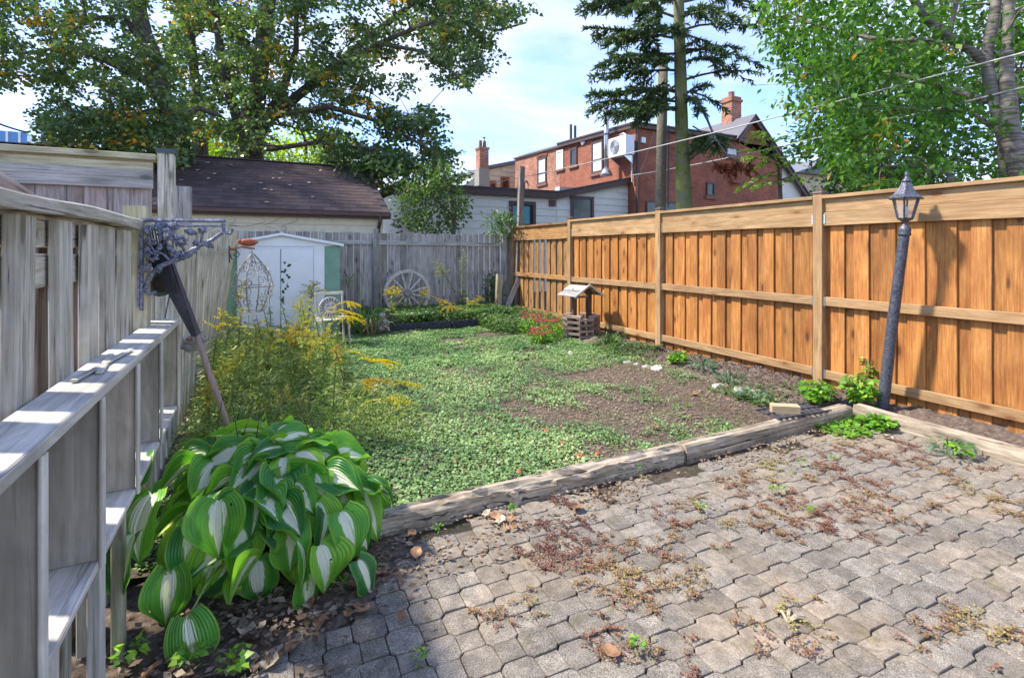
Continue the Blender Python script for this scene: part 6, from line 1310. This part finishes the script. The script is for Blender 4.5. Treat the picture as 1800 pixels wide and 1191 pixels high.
for k, (px, py) in enumerate(((1380, 868), (1425, 905), (1232, 900), (1122, 1150), (1465, 815), (1210, 720), (770, 940), (900, 905), (600, 1035), (735, 1170), (1410, 820), (1120, 830), (1360, 870))): leafy('patio_weed', 'tiny bright green tuft in the patio joints', gr(px, py), 22, .026, .014, (.009, .018), 'round', Mt['brightleaf'], 'weed', 'tiny green tufts growing in the patio joints', 2)
leafy('ivy_plant', 'dark ivy climbing the back fence beside the stub post', (onY(868, 520, 10.6).x, 10.62, .15), 420, .24, .85, (.05, .08), 'maple', Mt['shrub'])
leafy('climbing_weed', 'light green sprig on the back fence right of the shed', (onY(612, 500, 10.5).x, 10.6, .75), 50, .12, .25, (.05, .1), 'blade', Mt['brightleaf'])
# red sedum plant
for k, (px, py, r, h) in enumerate(((940, 592, .26, .34), (968, 600, .22, .28), (950, 608, .16, .2))):
    c = gr(px, py, .02); t = leafy('red_sedum', ['tall red-headed sedum by the thin post', 'red-headed sedum between thin post and wishing well', 'lowest red-headed sedum at the lawn edge'][k], c, 260, r, h, (.04, .07), 'oval', Mt['brightleaf'])
    P = []
    for j in range(17):
        an = random.random()*6.3; rr = r*random.random()**.5*1.1; q_ = c+Vector((math.cos(an)*rr, math.sin(an)*rr, h*random.uniform(.85, 1.3)))
        for i in range(60): P.append((q_.x+random.gauss(0, .026), q_.y+random.gauss(0, .026), q_.z+random.gauss(0, .009)))
    cloud('flower_heads', P, rdir(len(P), 0, 1), rdir(len(P)), .018, 'dia', Mt['redbloom'], t)
# edging stones
SL = ((925, 601), (940, 608), (962, 613), (975, 617), (990, 621), (1003, 624), (1040, 626), (1058, 629), (1083, 634), (1102, 639), (1120, 642), (1137, 646), (1155, 650), (1205, 662), (1262, 680), (1330, 695), (1345, 700), (1300, 690))
SLAB = ['roundest pale edging stone beside the red sedum', 'flat pale edging stones along the right bed']
for k, (px, py) in enumerate(SL):
    s = random.uniform(.05, .085)*(1.5 if k in (15,) else 1); o = rock('edging_stone', gr(px, py, .03), (s*1.3, s*.9, s*.65), Mt['stone'], None, k+3); tag(o, 'pale rounded edging stone between the lawn and the right bed', 'stone', 'pale stones edging the right bed')
# fallen apples and leaves
for k, (px, py) in enumerate(((708, 815), (716, 812), (1016, 805), (1024, 808), (1050, 802), (960, 762), (800, 815), (645, 762), (982, 838), (912, 835))):
    p = gr(px, py, .03); m = MB(); M = Matrix.Translation(p+Vector((0, 0, .018))); m.lathe([(.002, -.014), (.012, -.016), (.019, -.006), (.02, .004), (.013, .014), (.004, .011)], 10, M); m.tube([M @ Vector((0, 0, .01)), M @ Vector((.003, 0, .022))], .0015, 4); o = m.build('fallen_apple', Mt['apple'], smooth=True); tag(o, 'tiny red windfall fruit lying in the lawn', 'fruit', 'small red windfalls on the lawn')
LM = []
for v in range(6):
    mm = MB(); n_ = 8; r_ = random.Random(v); vs = [(0, 0, .006)]+[(math.cos(j*2*PI/n_)*.034*r_.uniform(.6, 1.2), math.sin(j*2*PI/n_)*.022*r_.uniform(.6, 1.2), r_.uniform(.002, .022)) for j in range(n_)]; mm.add(vs, [(0, 1+j, 1+(j+1) % n_) for j in range(n_)]); me = bpy.data.meshes.new('leaf'); me.from_pydata(mm.v, [], mm.f); me.materials.append(Mt['deadmat' if v < 5 else 'paper']); LM.append(me)
lp_ = [(900, 915), (905, 925), (880, 918), (888, 930), (870, 910), (730, 975), (725, 940), (705, 1085), (640, 1075), (628, 1068), (610, 1080), (560, 1090), (510, 1140), (480, 1155), (430, 1110), (445, 1120), (560, 1100), (545, 1060), (475, 1165), (1015, 895), (1300, 770), (1220, 700), (1150, 760), (870, 760), (990, 790), (760, 910), (270, 1180), (300, 1100), (855, 905), (1430, 760), (1560, 770), (620, 1030), (670, 1010), (1075, 1150)]
for k, (px, py) in enumerate(lp_):
    p = gr(px, py, .008); s = random.uniform(.8, 1.5); M = Matrix.Translation(p+Vector((0, 0, .002 if py > 880 or px > 1350 else .04))) @ Matrix.Rotation(random.random()*6, 4, 'Z') @ Matrix.Rotation(random.uniform(-.3, .3), 4, 'X') @ Matrix.Scale(s, 4)
    o = inst('dead_leaf', LM[random.randrange(6)], None, M); tag(o, 'curled brown dead leaf lying on the ground', 'leaf', 'curled brown dead leaves on patio, soil and lawn')
# dry hosta litter and straw
P = []; D = []
for k in range(700):
    x = random.gauss(.0, .24); y = random.gauss(2.30, .18)
    if x < -.5 or y < 1.7: continue
    P.append((x, y, .012+random.random()*.03)); D.append((random.uniform(-1, 1), random.uniform(-1, 1), random.uniform(-.1, .2)))
o = cloud('dry_leaf_litter', P, D, rdir(len(P))*.5+np.array([0, 0, 1]), rng.uniform(.015, .05, len(P)), 'oval', leafmat('straw', [(0, (.08, .05, .035)), (.6, (.17, .12, .085)), (1, (.36, .29, .21))], .85, .1)); tag(o, 'dry curled old leaf litter under the front of the hosta', 'litter', None, 'stuff')
for k in range(3):
    p = gr(1300+k*35, 1090-k*22); m = MB(); m.tube([p, p+Vector((.03, .05*(1-k), .006)), p+Vector((.06, .05, .004)), p+Vector((.10, .04+.03*k, .003))], [.002, .0028, .002, .0012], 5); o = m.build('dry_twig', Mt['deadmat']); tag(o, ['pale dry twig on the patio by the curled root', 'middle pale dry twig on the patio', 'rightmost pale dry twig on the patio'][k], 'twig')
p = gr(1385, 1092); m = MB()
for k in range(7): an = random.uniform(-1, 1.5); m.tube([p, p+Vector((math.cos(an)*.04, math.sin(an)*.03, .02)), p+Vector((math.cos(an)*.09, math.sin(an)*.07, .004))], [.006, .005, .002], 5)
o = m.build('dry_root', Mt['paper']); tag(o, 'pale curled dry root clump lying on the patio', 'root')
# ================================================================== HOSTA
def hosta_leaf(v, L, Wd, bend, cup, fold):
    r = random.Random(v); wav = r.uniform(.006, .018); nu, nv = 14, 15; vs = []; uvs = []; fs = []
    wob = r.uniform(0, 6)
    for j in range(nv+1):
        t = j/nv
        w = Wd*(math.sqrt(max(0, 1-(1-t/.36)**2))*.98+.02 if t < .36 else max(0, math.cos((t-.36)/.64*PI/2))**1.0*(1-.25*max(0, (t-.6)/.4)))
        for i in range(nu+1):
            u = -1+2*i/nu; au = abs(u)
            y = t*L-.20*L*(au**1.3)*(max(0, 1-t*2.2))**1.6
            if t == 0: y = -.12*L*au**1.1; w = Wd*.55*au**.5 if au > 0 else .01
            x = u*w
            z = cup*au**1.6*w*1.2 + fold*au*w + wav*math.sin(t*7+wob*2+u*1.5)*au**1.5 - .010*math.cos(u*PI*9)*.35 + .014*math.sin(t*9+wob)*au**2 + r.uniform(-.0006, .0006)
            # bend along the length
            a = bend*(y/L); R_ = L/bend; ybend = math.sin(a)*R_; zb = (math.cos(a)-1)*R_
            vs.append((x, ybend-z*math.sin(a)*-1*0, zb+z)); uvs.append((u*.5+.5, t))
    for j in range(nv):
        for i in range(nu): a = j*(nu+1)+i; fs.append((a, a+1, a+nu+2, a+nu+1))
    me = bpy.data.meshes.new('leaf'); me.from_pydata(vs, [], fs); uvl = me.uv_layers.new(name='uv'); li = np.empty(len(me.loops), np.int32); me.loops.foreach_get('vertex_index', li); uvl.data.foreach_set('uv', np.array(uvs, np.float32)[li].ravel()); me.materials.append(Mt['hosta']); me.polygons.foreach_set('use_smooth', [True]*len(me.polygons)); return me
HL = [hosta_leaf(v, .24*random.uniform(.9, 1.12), .096*random.uniform(.85, 1.15), random.uniform(.5, 1.5), random.uniform(-.45, .3), random.uniform(.0, .5)) for v in range(16)]
hc = Vector((.07, 2.95, 0)); ho = thing('hosta', 'large hosta with white centred ribbed green leaves spilling onto the patio', 'plant', hc)
def place_leaf(P, outward, pitch, roll, s, v, stem=True):
    o_ = Vector((math.cos(outward), math.sin(outward), 0)); y = (o_*math.cos(pitch)+Vector((0, 0, math.sin(pitch)))).normalized(); x = y.cross(Vector((0, 0, 1))).normalized(); z = x.cross(y)
    M = Matrix((x, y, z)).transposed().to_4x4(); M.translation = P; M = M @ Matrix.Rotation(roll, 4, 'Y') @ Matrix.Scale(s, 4)
    inst('leaf', HL[v], ho, M)
    if stem:
        b = hc+Vector(((P.x-hc.x)*.25, (P.y-hc.y)*.25, .02)); m = MB(); m.tube(bez(b, P+y*.004, Vector((0, 0, .10)), 5), [.0065, .006, .0055, .005, .0045, .004], 6); m.build('petiole', Mt['petiole'], ho, smooth=True)
nL = 200
for k in range(nL):
    f = (k+.5)/nL; rho = f**.47; an = k*2.39996+random.uniform(-.2, .2)
    rx, ry_ = .50, .58
    ox, oy = (-.12, .14) if k % 3 == 0 else (.03, -.02)
    P = Vector((hc.x+ox+math.cos(an)*rho*rx, hc.y+oy+math.sin(an)*rho*ry_, .45*(1-.74*rho**3.0)+.04+random.uniform(-.035, .045)))
    if P.x < -.36: P.x = -.36+random.uniform(0, .08)
    pitch = math.radians(14-52*rho**1.5+random.uniform(-24, 24)); bl_ = P-Vector((math.cos(an), math.sin(an), 0))*.09*(1-rho*.3)
    place_leaf(bl_, an+random.uniform(-1.0, 1.0), pitch, random.uniform(-.75, .75), random.uniform(.72, 1.08)*(.82 if rho < .4 else 1), random.randrange(16), k % 2 == 0)
for (px, py, z, out, pitch, s) in ((268, 870, .50, -1.9, -42, 1.25), (385, 880, .44, -1.4, -55, 1.2), (300, 1000, .22, -1.6, -70, 1.1), (330, 1085, .13, -1.5, -42, 1.05), (375, 960, .26, -1.3, -70, 1.15), (560, 960, .22, -1.1, -62, 1.1), (600, 900, .30, -.9, -40, 1.1), (250, 800, .55, -2.3, -25, 1.1), (470, 880, .38, -1.2, -50, 1.05), (655, 840, .34, -.5, -25, 1.0), (450, 985, .16, -1.5, -60, 1.0), (510, 930, .27, -1.2, -50, 1.05), (630, 985, .14, -.7, -55, .95), (335, 930, .33, -1.7, -55, 1.1), (235, 940, .42, -2.0, -60, 1.1), (420, 930, .30, -1.3, -60, 1.1), (540, 1010, .12, -1.2, -65, .9)):
    t_ = (CH-z)*F/(py-HY); place_leaf(at(px, py, t_), out+random.uniform(-.3, .3), math.radians(pitch), random.uniform(-.35, .35), s*.9, random.randrange(16), py > 1050)
for k in range(9):
    a = Vector((hc.x+random.uniform(-.3, .35), hc.y+random.uniform(-.05, .4), .3)); m = MB(); m.tube([a, a+Vector((random.uniform(-.03, .03), .02, .2)), a+Vector((random.uniform(-.06, .06), .03, .42))], [.003, .0025, .0015], 4); m.build('flower_stalk', Mt['darkwood'], ho)
print('objects', len(bpy.data.objects), 'tris', sum(len(o.data.polygons) for o in bpy.data.objects if o.type == 'MESH'))
